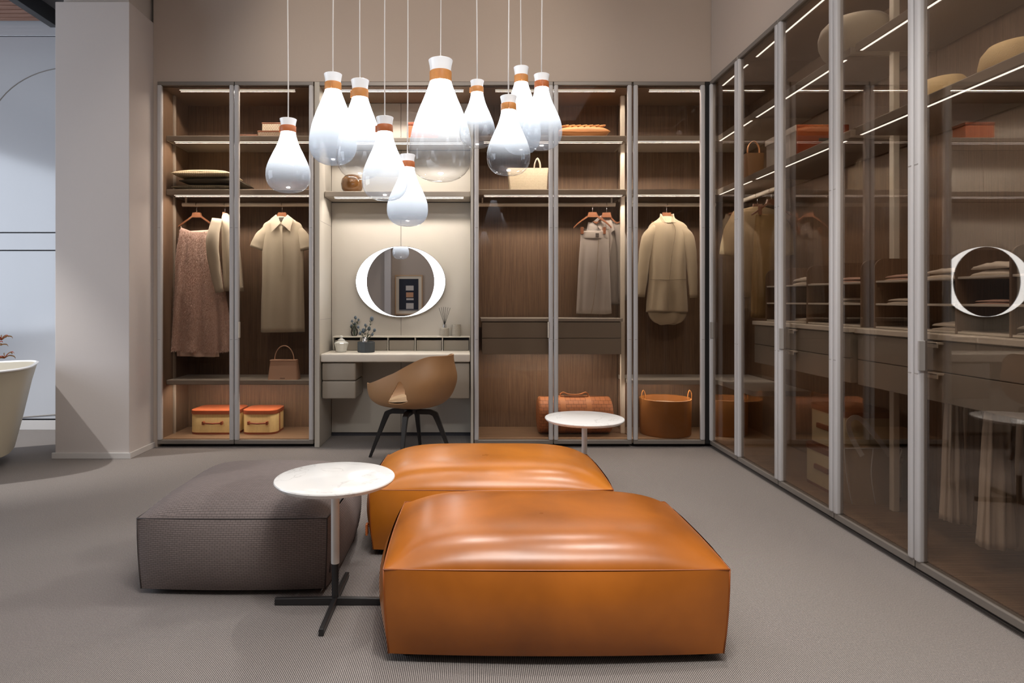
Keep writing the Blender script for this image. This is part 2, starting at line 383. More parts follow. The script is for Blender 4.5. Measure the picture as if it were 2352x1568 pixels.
# ------------------------------------------------------------------ wardrobes
def tb(axis):      # (u, v, z) box -> world; v = depth behind the door plane
    def f(bm, u0, u1, v0, v1, z0, z1, bev=0, seg=2):
        if axis == 'B': return box(bm, u0, u1, YB+v0, YB+v1, z0, z1, bev, seg)
        return box(bm, XR+v0, XR+v1, u0, u1, z0, z1, bev, seg)
    return f
def wpt(axis, u, v, z): return Vector((u, YB+v, z)) if axis == 'B' else Vector((XR+v, u, z))
ZS = ((2.43, 2.472), (2.00, 2.043), (.480, .515))
def led(axis, u0, u1, v, z, root, power=1.0, fin=True):
    f = tb(axis); B_ = axis == 'B'
    st = obj('led_strip', f(new(), u0, u1, v-.0035, v+(.0035 if B_ else .009), z-.0015, z), M['led'], root)
    if B_ and fin: obj('cutoff_fin', f(new(), u0, u1, v+.0155, v+.0165, z-.0115, z+.001), M['black'], st)  # added fin, shaped to cut the LED light off the upper back panel
    l = bpy.data.lights.new('led_light', 'AREA'); l.shape = 'RECTANGLE'; l.size = abs(u1-u0); l.size_y = .004 if B_ and fin else .012
    l.energy = (8.2 if B_ else 1.6)*power*abs(u1-u0); l.color = (1, .91, .82); l.spread = radians(175 if B_ else 165)
    o = bpy.data.objects.new('led_light', l); COL.objects.link(o); o.location = wpt(axis, (u0+u1)/2, v+.002, z-.003 if B_ else z-.010)
    o.rotation_euler = (radians(12), 0, 0) if B_ else (radians(30), 0, radians(-90))
def shelf(axis, u0, u1, v0, v1, z0, z1, root, top=False, lit=True):
    f = tb(axis)
    o = obj('shelf', f(new(), u0, u1, v0, v1, z0, z1, .004), M['shelftop' if top else 'shelf'], root)
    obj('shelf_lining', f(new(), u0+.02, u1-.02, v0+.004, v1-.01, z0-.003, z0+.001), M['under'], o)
    if lit: led(axis, u0+.06, u1-.03, v0+(.042 if top else .010), z0-.003, root, .6 if top else 1.0, not top)
def door(axis, u0, u1, root, handle=None, hinge=1):
    f = tb(axis); PW = .034; u0, u1 = min(u0, u1)+.003, max(u0, u1)-.003
    o = obj('door', f(new(), u0+PW-.004, u1-PW+.004, .000, .004, .058, ZT-.028), M['smoke'], root)
    obj('top_rail', f(new(), u0, u1, -.012, .022, ZT-.030, ZT, .004), M['frame'], o)
    obj('bottom_rail', f(new(), u0, u1, -.012, .022, .028, .060, .004), M['frame'], o)
    for a in (u0, u1-PW):
        p = obj('door_post', f(new(), a, a+PW, -.020, .020, .058, ZT-.028, .010, 3), M['post'], o, smooth='auto')
        for z in (.845, 1.72): obj('post_seam', f(new(), a+.007, a+PW-.007, -.0206, -.010, z, z+.004), M['ring'], o)
    if handle is not None:
        a = u0+PW if handle < 0 else u1-PW-.008
        obj('door_handle', f(new(), a, a+.008, -.026, .002, .86, .985, .002), M['tab'] if axis == 'B' else M['ring'], o)
    return o
def carcass(axis, u0, u1, root, left=True, right=True, c0=0, c1=0, v1=None):
    f = tb(axis); VD = (YI-YB) if axis == 'B' else (XI-XR)
    obj('back_panel', f(new(), u0+c0, u1-c1, VD, VD+.018, .04, ZT-.02), M['oak'], root)
    obj('base_panel', f(new(), u0, u1, .026, VD, .030, .062), M['oakh'], root)
    obj('top_panel', f(new(), u0, u1, .026, VD, ZT-.036, ZT-.002), M['oak'], root)
    obj('plinth', f(new(), u0+.01, u1-.01, .06, VD-.02, 0, .030), M['black'], root)
    if left: obj('side_panel', f(new(), u0, u0+.018, .026, VD, .062, ZT-.036), M['oak'], root)
    if right: obj('side_panel', f(new(), u1-.018, u1, .026, VD, .062, ZT-.036), M['oak'], root)
def rail(axis, u0, u1, v, z, root):
    bm = new(); tube(bm, [wpt(axis, u0, v, z), wpt(axis, u1, v, z)], .016, 16)
    o = obj('hanging_rail', bm, M['rail'], root, smooth='auto')
    for u in (u0+.03, u1-.03):
        obj('rail_bracket', tb(axis)(new(), u-.006, u+.006, v-.006, v+.006, z+.012, ZS[1][0]+.001), M['rail'], o)
def upright(axis, u, v, root):
    obj('upright_post', tb(axis)(new(), u-.017, u+.017, v-.017, v+.017, .062, ZT-.036, .004), M['rail'], root)
def pull_tab(axis, u, v, z, par):
    bm = new(); f = tb(axis)
    f(bm, u-.030, u+.030, v-.030, v+.001, z-.012, z-.002, .003)
    f(bm, u-.030, u+.030, v-.030, v-.024, z-.026, z-.004, .002)
    obj('pull_tab', bm, M['tab'], par)
def drawers(axis, u0, u1, v0, v1, root, split=None):
    f = tb(axis)
    obj('drawer_top', f(new(), u0-.01, u1+.01, v0-.012, v1, .985, 1.010, .003), M['shelftop' if axis == 'B' else 'rail'], root)
    obj('drawer_case', f(new(), u0+.004, u1-.004, v0+.018, v1, .722, .985), M['drawer'], root)
    for z0, z1 in ((.722, .848), (.852, .978)):
        d = obj('drawer', f(new(), u0, u1, v0, v0+.018, z0, z1, .002), M['drawer'], root)
        pull_tab(axis, (u0+u1)/2, v0, z1, d)

# left unit, two doors
UA0, UA1 = -2.454, -1.226
A = thing('wardrobe', 'two-door bronze glass wardrobe left of the vanity, holding the pink dress', 'wardrobe', (UA0/2+UA1/2, YB+.25, 0))
carcass('B', UA0, UA1, A)
for (a, b_) in ZS: shelf('B', UA0+.02, UA1-.02, .10, .49, a, b_, A, top=(b_ < 1))
led('B', -2.32, -1.40, .085, ZT-.036, A)
rail('B', -2.37, -1.25, .245, 1.941, A)
for u in (UA0+.019, UA1-.019-.012): obj('upright_strip', tb('B')(new(), u, u+.012, .215, .245, .062, ZT-.036), M['shelf'], A)
xm = PX(539, YB)
door('B', UA0, xm, A); door('B', xm, UA1, A, handle=-1)

# vanity niche
N0, N1 = -1.222, .026
NI = thing('vanity_niche', 'cream leather panelled alcove between the two glass-door wardrobes', 'alcove', ((N0+N1)/2, YB+.25, 0))
f = tb('B')
YN = .42
M['nside'] = M['cream']
side = [obj('side_panel', f(new(), N0, N0+.04, -.004, YN, 0, ZT, .003), M['cream'], NI), obj('side_panel', f(new(), N1-.022, N1, -.004, YN, 0, ZT, .003), M['cream'], NI)]
obj('top_panel', f(new(), N0+.04, N1-.022, .01, YN, ZT-.036, ZT-.001), M['oak'], NI)
obj('fascia', f(new(), N0+.04, N1-.022, -.004, .01, ZT-.03, ZT, .002), M['frame'], NI)
xs = PX(921, YB+YN)
obj('backing', f(new(), N0+.04, N1-.022, YN+.012, YN+.03, 0, ZT-.036), M['groove'], NI)
for (x0, x1) in ((N0+.042, xs-.0015), (xs+.0015, N1-.024)):
    for (z0, z1) in ((.03, .70), (.703, 1.985), (2.046, 2.428), (2.474, ZT-.038)):
        obj('back_panel', f(new(), x0, x1, YN, YN+.012, z0, z1, .0015), M['cream'], NI)
for z in (1.0, 1.78): obj('side_seam', f(new(), N0+.0398, N0+.0408, .02, YN, z, z+.003), M['ring'], NI)
def nshelf(z0, z1, v0=.145):
    obj('shelf', f(new(), N0+.044, N1-.026, v0, YN-.001, z0, z1, .006), M['shelf'], NI)
    led('B', N0+.12, N1-.08, v0+.012, z0, NI, .75)
nshelf(1.990, 2.036); nshelf(2.430, 2.470)
led('B', N0+.14, N1-.08, .085, ZT-.036, NI)

# vanity desk
ZD = .733
D = thing('vanity_desk', 'pale wall-hung dressing desk with drawers, in front of the leather chair', 'desk', ((N0+N1)/2, YB+.2, 0))
dx0, dx1 = N0+.044, N1-.026
bm = new(); f(bm, dx0, dx1, .006, YN-.002, ZD-.066, ZD, .012, 3); obj('desktop', bm, M['tab'], D, smooth='auto')
xl1 = PX(818, YB+.05)
for (z0, z1) in ((.375, .515), (.519, .660)):
    bm = new()
    ring = rrect(0, 0, 1, 1, .01, 0)
    box(bm, dx0+.006, xl1, .03+YB, YB+.38, z0, z1, .012, 3)
    obj('drawer', bm, M['drawer'], D, smooth='auto')
xr0 = PX(985, YB+.05)
bm = new(); box(bm, xr0, dx1-.004, .03+YB, YB+.38, .375, .660, .012, 3); obj('cupboard', bm, M['drawer'], D, smooth='auto')
# pigeonhole strip at the back of the desk
zt = .853; ov0 = .315
bm = new(); f(bm, dx0+.03, dx1, ov0-.004, YN-.002, zt-.010, zt, .002); org = obj('pigeonhole_top', bm, M['tab'], D)
obj('pigeonhole_back', f(new(), dx0+.035, dx1-.004, YN-.012, YN-.003, ZD, zt-.010), M['groove'], D)
n = 5; ww = (dx1-.004-(dx0+.035))/n
for i in range(n+1):
    u = dx0+.035+i*ww
    obj('divider', f(new(), u-(.004 if i else 0), u+(.004 if i < n else 0), ov0, YN-.012, ZD, zt-.010), M['cream'], D)
for i in range(n):
    u = dx0+.035+i*ww
    obj('small_drawer', f(new(), u+.009, u+ww-.009, ov0+.02, YN-.016, ZD+.001, zt-.034, .002), M['drawer'], D)

# middle unit, two doors
UB0, UB1 = .030, 1.2695
B = thing('wardrobe', 'two-door bronze glass wardrobe right of the vanity, with the woven duffel inside', 'wardrobe', ((UB0+UB1)/2, YB+.25, 0))
carcass('B', UB0, UB1, B, right=False)
for (a, b_) in ZS[:2]: shelf('B', UB0+.02, PX(1439, YB+.1), .10, .49, a, b_, B)
led('B', .20, 1.16, .085, ZT-.036, B)
rail('B', .07, PX(1413, YB+.245), .245, 1.941, B)
upright('B', UB1-.018, .235, B)
f = tb('B')
drawers('B', PX(1107, YB+.1), PX(1427, YB+.1), .10, .47, B)
led('B', PX(1130, YB+.12), PX(1400, YB+.12), .20, .722, B, .6, False)
xm = PX(1271, YB)
door('B', UB0, xm, B, handle=1); door('B', xm, UB1, B)

# corner unit, one door on each wall
UC0 = 1.2735
C = thing('wardrobe', 'L-shaped corner bronze glass wardrobe holding the cream jacket and round baskets', 'wardrobe', (1.9, YB+.25, 0))
YE = 4.434
bm = new(); box(bm, UC0, XI, YI, YI+.018, .04, ZT-.02); box(bm, XI, XI+.018, YE, YI+.018, .04, ZT-.02); obj('back_panel', bm, M['oak'], C)
def lshape(z0, z1, v0):
    bm = new(); pts = [(UC0+.004, YB+v0), (XR+v0, YB+v0), (XR+v0, YE), (XI-.01, YE), (XI-.01, YI-.01), (UC0+.004, YI-.01)]
    loft(bm, [[Vector((x, y, z0)) for x, y in pts], [Vector((x, y, z1)) for x, y in pts]])
    return bm
obj('base_panel', lshape(.030, .062, .026), M['oakh'], C); obj('top_panel', lshape(ZT-.036, ZT-.002, .026), M['oak'], C)
obj('plinth', lshape(0, .030, .06), M['black'], C)
obj('corner_post', box(new(), PX(1620, YB), XR+.02, YB-.004, YB+.022, .03, ZT-.002), M['black'], C)
for a, b_ in ZS:
    o = obj('shelf', lshape(a, b_, .10), M['shelftop' if b_ < 1 else 'shelf'], C)
    vv = .142 if b_ < 1 else .110
    led('B', UC0+.06, XR+.06, vv, a, C, 1.0 if b_ > 1 else .6, b_ > 1); led('R', YE+.05, YB+.10, vv, a, C, .9 if b_ > 1 else .5)
led('B', 1.43, 1.86, .085, ZT-.036, C); led('R', YE+.06, YB-.02, .085, ZT-.036, C)
rail('B', UC0+.03, 2.02, .245, 1.941, C); rail('R', 4.36, 5.10, .27, 1.941, C)
door('B', 1.277, PX(1619, YB), C); door('R', YE, YB-.012, C, handle=1)

def organiser(u0, u1, root):
    f = tb('R'); v0, v1 = .17, .50
    for z in (1.012, 1.128, 1.242):
        obj('tray', f(new(), u0, u1, v0, v1, z, z+.010, .002), M['tab'], root)
    n = round((u1-u0)/.285); wd = (u1-u0)/n
    for i in range(n+1):
        u = u0+i*wd
        bm = new(); pts = []
        zt_, r = 1.365, .05
        for k in range(7):
            a = pi-k*pi/12
            pts.append((v0+r+r*cos(a)-.004, zt_-r+r*sin(a)))
        pts = [(v0-.004, 1.012)]+pts+[(v1, zt_), (v1, 1.012)]
        loft(bm, [[wpt('R', u-.005, v, z) for v, z in pts], [wpt('R', u+.005, v, z) for v, z in pts]])
        obj('divider', bm, M['oak'], root)
Y1, Y2, Y3 = 4.434, 3.257, 2.07
f = tb('R')
Dw = thing('wardrobe', 'middle two-door glass wardrobe on the right wall, with stacked round-cornered boxes', 'wardrobe', (XR+.25, (Y1+Y2)/2, 0))
E = thing('wardrobe', 'nearest two-door glass wardrobe on the right wall, with straw hats inside', 'wardrobe', (XR+.25, (Y2+Y3)/2, 0))
for (r_, a, b_) in ((Dw, Y2, Y1), (E, Y3, Y2)):
    carcass('R', a+.001, b_-.001, r_, left=(r_ is E), right=False)
    for z0, z1 in ZS[:2]: shelf('R', a+.03, b_-.01, .093, .50, z0, z1, r_)
    led('R', a+.08, b_-.08, .085, ZT-.036, r_)
    upright('R', a+.02, .315, r_) if r_ is Dw else None
    drawers('R', a+.045, b_-.02, .10, .49, r_)
    organiser(a+.06, b_-.05, r_)
    mid = (a+b_)/2
    door('R', mid, b_, r_); door('R', a, mid, r_, handle=1)
bm = new(); tube(bm, [(XR+.31, 2.2, .690), (XR+.31, 3.0, .690)], .012, 12); tr = obj('trouser_rail', bm, M['rail'], E)
obj('rail_bracket', box(new(), XR+.304, XR+.316, 2.24, 2.252, .69, .724), M['rail'], tr); obj('rail_bracket', box(new(), XR+.304, XR+.316, 2.94, 2.952, .69, .724), M['rail'], tr)

# ------------------------------------------------------------------ oval mirror lamp
ym = YB+YN
mc = P(921, 647, ym)
MI = thing('mirror_lamp', 'round mirror glowing with two crescents of white light above the desk', 'mirror', (mc.x, ym, mc.z))
def disc(a, b, y0, y1, n=96):
    bm = new(); loft(bm, [[Vector((mc.x+a*cos(2*pi*i/n), y, mc.z+b*sin(2*pi*i/n))) for i in range(n)] for y in (y0, y1)]); return bm
obj('rim', disc(.382, .302, ym-.001, ym-.026), M['frame'], MI)
obj('light_diffuser', disc(.377, .297, ym-.026, ym-.030), emis('mirror_light', (.95, .98, 1), 6.0), MI)
mm = pm('mirror_silver', (235, 235, 235), 0.0, 1)
obj('mirror_glass', disc(.287, .2955, ym-.030, ym-.035), mm, MI)

# ------------------------------------------------------------------ ottomans
def ottoman(x0, x1, y0, y1, zb, zs, crown, leath, pipe, label, bulge=.052, p=5, woven=False):
    root = thing('ottoman', label, 'ottoman', ((x0+x1)/2, (y0+y1)/2, 0))
    cx, cy, hx, hy = (x0+x1)/2, (y0+y1)/2, (x1-x0)/2, (y1-y0)/2
    n = 36
    def lin_(i): return -cos(pi*i/n)
    bm = new(); g = [[None]*(n+1) for _ in range(n+1)]
    for i in range(n+1):
        for j in range(n+1):
            u, v = lin_(i), lin_(j)
            c = ((1-abs(u)**p)*(1-abs(v)**p))**.85
            g[i][j] = bm.verts.new((cx+hx*u+bulge*.15*u*(1-v*v), cy+hy*v+bulge*.15*v*(1-u*u), zs+crown*c))
    for i in range(n):
        for j in range(n): bm.faces.new((g[i][j], g[i+1][j], g[i+1][j+1], g[i][j+1]))
    obj('top_panel', bm, leath, root, smooth=True)
    def sidef(a, b, nx, ny):
        bm = new(); m_ = 20; gg = [[None]*(m_+1) for _ in range(n+1)]
        for i in range(n+1):
            u = lin_(i)
            for j in range(m_+1):
                t = j/m_; z = zb+(zs-zb)*t
                bz = (sin(pi*min(1, t*.93+.035))**.7)
                px_ = a[0]+(b[0]-a[0])*(u+1)/2; py_ = a[1]+(b[1]-a[1])*(u+1)/2
                k = bulge*(1-u*u)**.8*(.15+.85*bz)
                ins = .028*(1-t)**2
                px_ += nx*k + (cx-px_)*ins; py_ += ny*k+(cy-py_)*ins
                # shared corner line
                gg[i][j] = bm.verts.new((px_, py_, z))
        for i in range(n):
            for j in range(m_): bm.faces.new((gg[i][j], gg[i+1][j], gg[i+1][j+1], gg[i][j+1]))
        obj('side_panel', bm, leath, root, smooth=True)
    sidef((x0, y0), (x1, y0), 0, -1); sidef((x1, y0), (x1, y1), 1, 0); sidef((x1, y1), (x0, y1), 0, 1); sidef((x0, y1), (x0, y0), -1, 0)
    bm = new(); q = .15*bulge; K = 16
    pts = []
    for (a, b, nx, ny) in (((x0, y0), (x1, y0), 0, -1), ((x1, y0), (x1, y1), 1, 0), ((x1, y1), (x0, y1), 0, 1), ((x0, y1), (x0, y0), -1, 0)):
        tube(bm, [Vector((a[0]+(b[0]-a[0])*(k/K)+nx*q*(1-(2*k/K-1)**2), a[1]+(b[1]-a[1])*(k/K)+ny*q*(1-(2*k/K-1)**2), zs)) for k in range(K+1)], .0032, 6)
    for (a, b) in ((x0, y0), (x1, y0), (x1, y1), (x0, y1)):
        sx, sy = (1 if a > cx else -1), (1 if b > cy else -1)
        tube(bm, [Vector((a-sx*.028*hx*(1-t)**2, b-sy*.028*hy*(1-t)**2, zb+(zs-zb)*t)) for t in (0, .25, .5, .75, 1)], .003, 6)
    obj('piping', bm, pipe, root, smooth=True)
    bm = new(); box(bm, x0+.03, x1-.03, y0+.03, y1-.03, .016, zb+.004)
    for sx in (x0+.07, x1-.07):
        for sy in (y0+.07, y1-.07): lathe(bm, [(.022, 0), (.022, .018)], (sx, sy, 0), 14)
    obj('base', bm, M['black'], root)
    return root
O1 = ottoman(-.275, .822, 2.00, 2.67, .030, .300, .092, M['orange'], M['piping'], 'large glossy cognac leather ottoman nearest the camera')
O2 = ottoman(-.454, .644, 2.84, 3.49, .030, .300, .098, M['orange2'], M['piping'], 'bright tan leather ottoman behind the nearest one')
O3 = ottoman(-1.303, -.560, 2.47, 3.20, .022, .300, .082, M['grey_weave'], M['greyp'], 'square taupe woven fabric ottoman left of the leather ones')
obj('leather_tag', box(new(), -.476, -.466, 2.865, 2.895, .085, .135, .001), M['band'], O2, label='small pale leather tag')
obj('leather_tag', box(new(), -.562, -.553, 2.50, 2.53, .075, .12, .001), M['greyp'], O3)

# ------------------------------------------------------------------ marble side tables
def side_table(x, y, rot, label):
    t = thing('side_table', label, 'table', (x, y, 0), 'round marble side tables')
    bm = new(); R = .2245
    lathe(bm, [(R-.012, .466), (R-.003, .474), (R, .480), (R-.002, .484), (R-.006, .485)], (x, y, 0), 96)
    obj('tabletop', bm, M['marble'], t, smooth='auto')
    bm = new(); lathe(bm, [(.0155, .158), (.0155, .44), (.018, .452), (.045, .464), (.06, .466)], (x, y, 0), 28); obj('column', bm, M['white'], t, smooth='auto')
    bm = new(); lathe(bm, [(.013, .02), (.0135, .158)], (x, y, 0), 24); obj('lower_column', bm, M['char'], t, smooth='auto')
    for k in range(4):
        a = rot+k*pi/2; d = Vector((cos(a), sin(a), 0)); s = Vector((-sin(a), cos(a), 0))
        bm = new(); c = Vector((x, y, 0))
        r0 = [c+s*.009, c-s*.009, c-s*.009+Vector((0, 0, .030)), c+s*.009+Vector((0, 0, .030))]
        r1 = [p+d*.228 for p in r0]; r1[2].z = r1[3].z = .026
        loft(bm, [r0, r1]); bmesh.ops.bevel(bm, geom=bm.edges[:], offset=.002, segments=1, affect='EDGES')
        obj('foot', bm, M['char'], t)
    return t
side_table(PX(770, 2.393), 2.393, 0, 'round white marble table between the taupe and leather ottomans, nearest the camera')
side_table(PX(1344, 3.577), 3.60, radians(8), 'round white marble table behind the far leather ottoman')

# ------------------------------------------------------------------ pendant lamps
GP = [(.02, 0), (.28, .002), (.45, .012), (.62, .032), (.78, .066), (.90, .11), (.97, .16), (1, .22), (.99, .28), (.955, .345), (.90, .42), (.84, .48), (.77, .545), (.69, .61), (.60, .67), (.52, .725), (.45, .77), (.40, .805), (.375, .83)]
LM = [lamp_glass('opal_glass', .02, .85, .14, 2.6), lamp_glass('opal_glass_full', -.1, .55, .3, 2.6), lamp_glass('opal_glass_clear', .18, .82, .02, 2.6)]
GS = [(.02, 0), (.28, .002), (.47, .012), (.65, .032), (.80, .066), (.91, .11), (.975, .16), (1, .22), (.985, .30), (.935, .36), (.86, .42), (.765, .48), (.67, .54), (.565, .60), (.475, .66), (.405, .72), (.36, .77), (.34, .80), (.335, .83)]
GP = [(r if z < .4 else r*(1-.11*sstep(.4, .8, z)), z) for r, z in GP]
lamps = [ # centre, cap top, bottom, half width, depth, glass, band, label
 (662, 274, 442, 50, 2.95, 0, 'band', 'milky glass drop pendant hanging farthest left, alone'),
 (765, 171, 378, 54, 3.20, 1, 'band2', 'opal glass pendant second from left, hung high with a honey band'),
 (827, 185, 411, 54, 2.95, 2, 'band2', 'tall glass pendant with a clear base, third from left'),
 (884, 270, 460, 52, 2.66, 0, 'band', 'milky glass pendant overlapping the lowest pendant, fourth from left'),
 (936, 356, 519, 47, 2.96, 1, 'band', 'lowest hanging opal glass pendant above the mirror'),
 (1012, 139, 416, 73, 3.18, 2, 'band2', 'largest drop-shaped pendant in the middle of the cluster'),
 (1096, 186, 339, 41, 2.78, 2, 'band2', 'smallest glass pendant with a clear base, right beside the largest one'),
 (1168, 222, 402, 50, 2.64, 2, 'band2', 'clear-bottomed pendant hanging lowest in the right-hand group'),
 (1197, 155, 354, 45, 3.12, 1, 'band2', 'opal pendant hanging behind two others in the right-hand group'),
 (1244, 172, 343, 47, 2.90, 0, 'band', 'milky glass pendant farthest right in the cluster'),
]
for (px, pt, pb, hw, Y, gm, band, lab) in lamps:
    c = P(px, pb, Y); R = hw*Y/F; Ht = (pb-pt)*Y/F
    L0 = thing('pendant_lamp', lab, 'lamp', (c.x, Y, c.z), 'glass drop pendants')
    bm = new(); lathe(bm, [(r*R, z*Ht) for r, z in (GP if Ht/R > 3.75 else GS)], c, 56, cap0=True, cap1=False); obj('glass_shade', bm, LM[gm], L0, smooth=True)
    nr = .335*R
    bm = new(); lathe(bm, [(nr+.001, .82*Ht), (nr+.002, .825*Ht), (nr+.002, .90*Ht), (nr+.001, .905*Ht)], c, 40); 
    bo = obj('leather_band', bm, M[band], L0, smooth='auto')
    k = -1 if px in (662, 827, 884, 1096) else 1
    obj('band_tab', box(new(), c.x-.003, c.x+.003, Y-nr-.008, Y-nr, c.z+.825*Ht, c.z+.90*Ht, .001) if k > 0 else box(new(), c.x-nr-.008, c.x-nr, Y-.004, Y+.004, c.z+.825*Ht, c.z+.90*Ht, .001), M[band], bo)
    bm = new(); lathe(bm, [(nr*.98, .89*Ht), (nr*.98, .92*Ht), (nr*1.03, .955*Ht), (nr*1.14, .998*Ht), (nr*1.12, 1.0*Ht), (nr*1.0, .997*Ht), (.008, .995*Ht)], c, 40); obj('ceramic_cap', bm, M['cap'], L0, smooth='auto')
    bm = new(); lathe(bm, [(.0, -.03), (nr*.5, -.022), (nr*.72, -.005), (nr*.72, .012), (nr*.4, .02)], (c.x, Y, c.z+.80*Ht), 20); obj('bulb', bm, M['bulb'], L0, smooth=True)
    zc0 = c.z+.99*Ht; zz = 3.8
    pts = [Vector((c.x+.004*sin(q*7+px)*(1-q)*q*3, Y, zc0+(zz-zc0)*q)) for q in [i/14 for i in range(15)]]
    bm = new(); tube(bm, pts, .0028, 8); obj('cord', bm, M['cord'], L0, smooth=True)
    bm = new(); lathe(bm, [(.04, 3.775), (.045, 3.78), (.045, 3.8)], (c.x, Y, 0), 24); obj('ceiling_rose', bm, M['white'], L0, smooth='auto')
    pl = bpy.data.lights.new('pendant_light', 'POINT'); pl.energy = 1.7*(R/.1)**1.2; pl.color = (1, .97, .93); pl.shadow_soft_size = nr*.7
    po = bpy.data.objects.new('pendant_light', pl); COL.objects.link(po); po.location = (c.x, Y, c.z+.66*Ht)

#PART2
# ================================================================== contents
M['linen'] = pm('cream_linen', (196, 187, 166), .85, sheen=.2, bump=(300, .3))
M['creamwool'] = pm('cream_wool', (182, 168, 142), .9, sheen=.3, bump=(260, .3))
M['ivory'] = pm('ivory_cloth', (206, 197, 178), .85, bump=(200, .2))
M['greywool'] = pm('pale_grey_wool', (168, 160, 152), .9, sheen=.2, bump=(300, .3))
M['greywool2'] = pm('mid_grey_wool', (150, 144, 138), .9, sheen=.2, bump=(300, .3))
M['pink'] = pm('blush_tulle', (222, 190, 176), .9, sheen=.3)
M['pink2'] = pm('blush_fringe', (236, 212, 200), .9)
M['ochre'] = pm('ochre_cloth', (158, 128, 82), .85, bump=(200, .2))
M['beigeknit'] = pm('beige_knit', (190, 166, 128), .9, bump=(260, .4, (1, 1, 3)))
M['pleat'] = pm('ivory_trouser_cloth', (206, 190, 170), .85, bump=(200, .2))
M['stitch'] = pm('dark_stitching', (140, 126, 104), .9)
M['label'] = pm('dark_garment_label', (70, 66, 60), .6)
M['pinkbag'] = pm('nude_leather', (216, 178, 152), .45)
M['yellow'] = weave('straw_canvas', (246, 222, 160), (224, 194, 130), 60, .8, .3, 0, .3, 2, 'XZ')
M['lid'] = pm('orange_leather_lid', (196, 106, 66), .45, var=(6, .06))
M['lidrim'] = pm('brown_leather_trim', (140, 70, 40), .5)
M['creambox'] = pm('cream_canvas_box', (196, 178, 140), .8)
M['brownlid'] = pm('brown_leather_lid', (124, 78, 52), .5)
M['checker'] = weave('braided_pale', (206, 192, 170), (92, 76, 62), 26, .7, .5, .5, .5, .35, 'XZ')
M['checker2'] = weave('braided_dark', (150, 132, 112), (60, 48, 40), 26, .7, .5, .5, .5, .35, 'XZ')
M['duffel'] = weave('woven_tan_leather', (190, 122, 76), (98, 56, 32), 22, .55, .8, .5, .9, .55, 'XZ')
M['strap'] = pm('tan_strap', (196, 130, 82), .5)
M['basket'] = pm('saffron_leather', (160, 106, 52), .55, var=(4, .08))
M['basketin'] = pm('pale_suede', (206, 178, 152), .9, bump=(30, .6))
M['tote'] = weave('ivory_woven_leather', (200, 190, 166), (158, 146, 122), 40, .6, .5, .5, .5, .3, 'XZ')
M['quilt'] = pm('quilted_tan_leather', (206, 146, 92), .45)
M['straw'] = pm('straw_hat', (216, 190, 142), .8, bump=(200, .5))
M['felt'] = pm('cream_felt', (186, 174, 152), .95, sheen=.3)
M['amber'] = pm('amber_glass', (112, 76, 40), .08, coat=.5, var=(7, .5))
M['redlea'] = pm('rust_leather', (150, 66, 36), .4)
M['greybox'] = pm('pale_grey_box', (190, 180, 168), .7)
M['towel'] = pm('folded_ivory_cloth', (226, 214, 196), .9, bump=(60, .4))
M['pinktowel'] = pm('folded_blush_cloth', (206, 168, 150), .9, bump=(60, .4))
M['clear'] = thin_glass('clear_glass', (.93, .94, .94), 1.0)
M['cut'] = pm('cut_crystal', (214, 214, 206), .05, spec=.8)
M['planter'] = pm('slate_planter', (66, 72, 76), .6)
M['leaf'] = pm('thistle_green', (92, 104, 84), .7)
M['thistle'] = pm('thistle_head', (96, 108, 118), .8)
M['tub'] = pm('cream_tub_outside', (188, 180, 160), .45)
M['tubin'] = pm('white_tub_enamel', (236, 238, 240), .2)
M['petal'] = pm('orange_petal', (200, 80, 40), .6)
M['stem'] = pm('brown_stem', (150, 110, 60), .7)

def hanger(cx, y, zr_, half, root, axis='B', drop=.13, yaw=0.0, mat='hanger'):
    """wooden hanger below the rail at zr_; children of root"""
    d = Vector((cos(yaw), sin(yaw), 0)); c = Vector((cx, y, 0)); n_ = Vector((-sin(yaw), cos(yaw), 0))
    bm = new(); hp = []
    q = n_ if True else d
    for k in range(13):
        a = radians(-50+260*k/12)
        e = Vector((0, 1, 0)) if axis == 'B' else Vector((1, 0, 0))
        hp.append(c+e*(.019*cos(a))+Vector((0, 0, zr_+.019*sin(a)-.0)))
    hp = hp[::-1] if hp[0].z > hp[-1].z else hp
    tail = [c+Vector((0, 0, zr_-.030)), c+Vector((0, 0, zr_-.075))]
    pts = (hp[::-1] if (hp[0]-tail[0]).length < (hp[-1]-tail[0]).length else hp)+tail
    tube(bm, pts, .0022, 8); hk = obj('hanger_hook', bm, M['hook'], root, smooth=True)
    zt_ = zr_-.065
    bm = new()
    for s in (-1, 1):
        top = c+Vector((0, 0, zt_-.012))
        pts = catmull([top, top+d*s*half*.25+Vector((0, 0, -.022)), top+d*s*half*.7+Vector((0, 0, -.07)), top+d*s*half+Vector((0, 0, -drop+.012))], 5)
        rings = []
        for i, p in enumerate(pts):
            t = i/(len(pts)-1); hgt = .020-.009*t; wd = .006+.003*t
            rings.append([p+n_*wd+Vector((0, 0, hgt/2)), p-n_*wd+Vector((0, 0, hgt/2)), p-n_*wd-Vector((0, 0, hgt/2)), p+n_*wd-Vector((0, 0, hgt/2))])
        loft(bm, rings)
    pts = [c+d*x+Vector((0, 0, zt_+z)) for x, z in ((-.032, 0), (.032, 0), (.042, -.040), (-.042, -.040))]
    loft(bm, [[p+n_*.010 for p in pts], [p-n_*.010 for p in pts]])
    bmesh.ops.recalc_face_normals(bm, faces=bm.faces)
    h = obj('hanger', bm, M[mat], root, smooth='auto'); return h

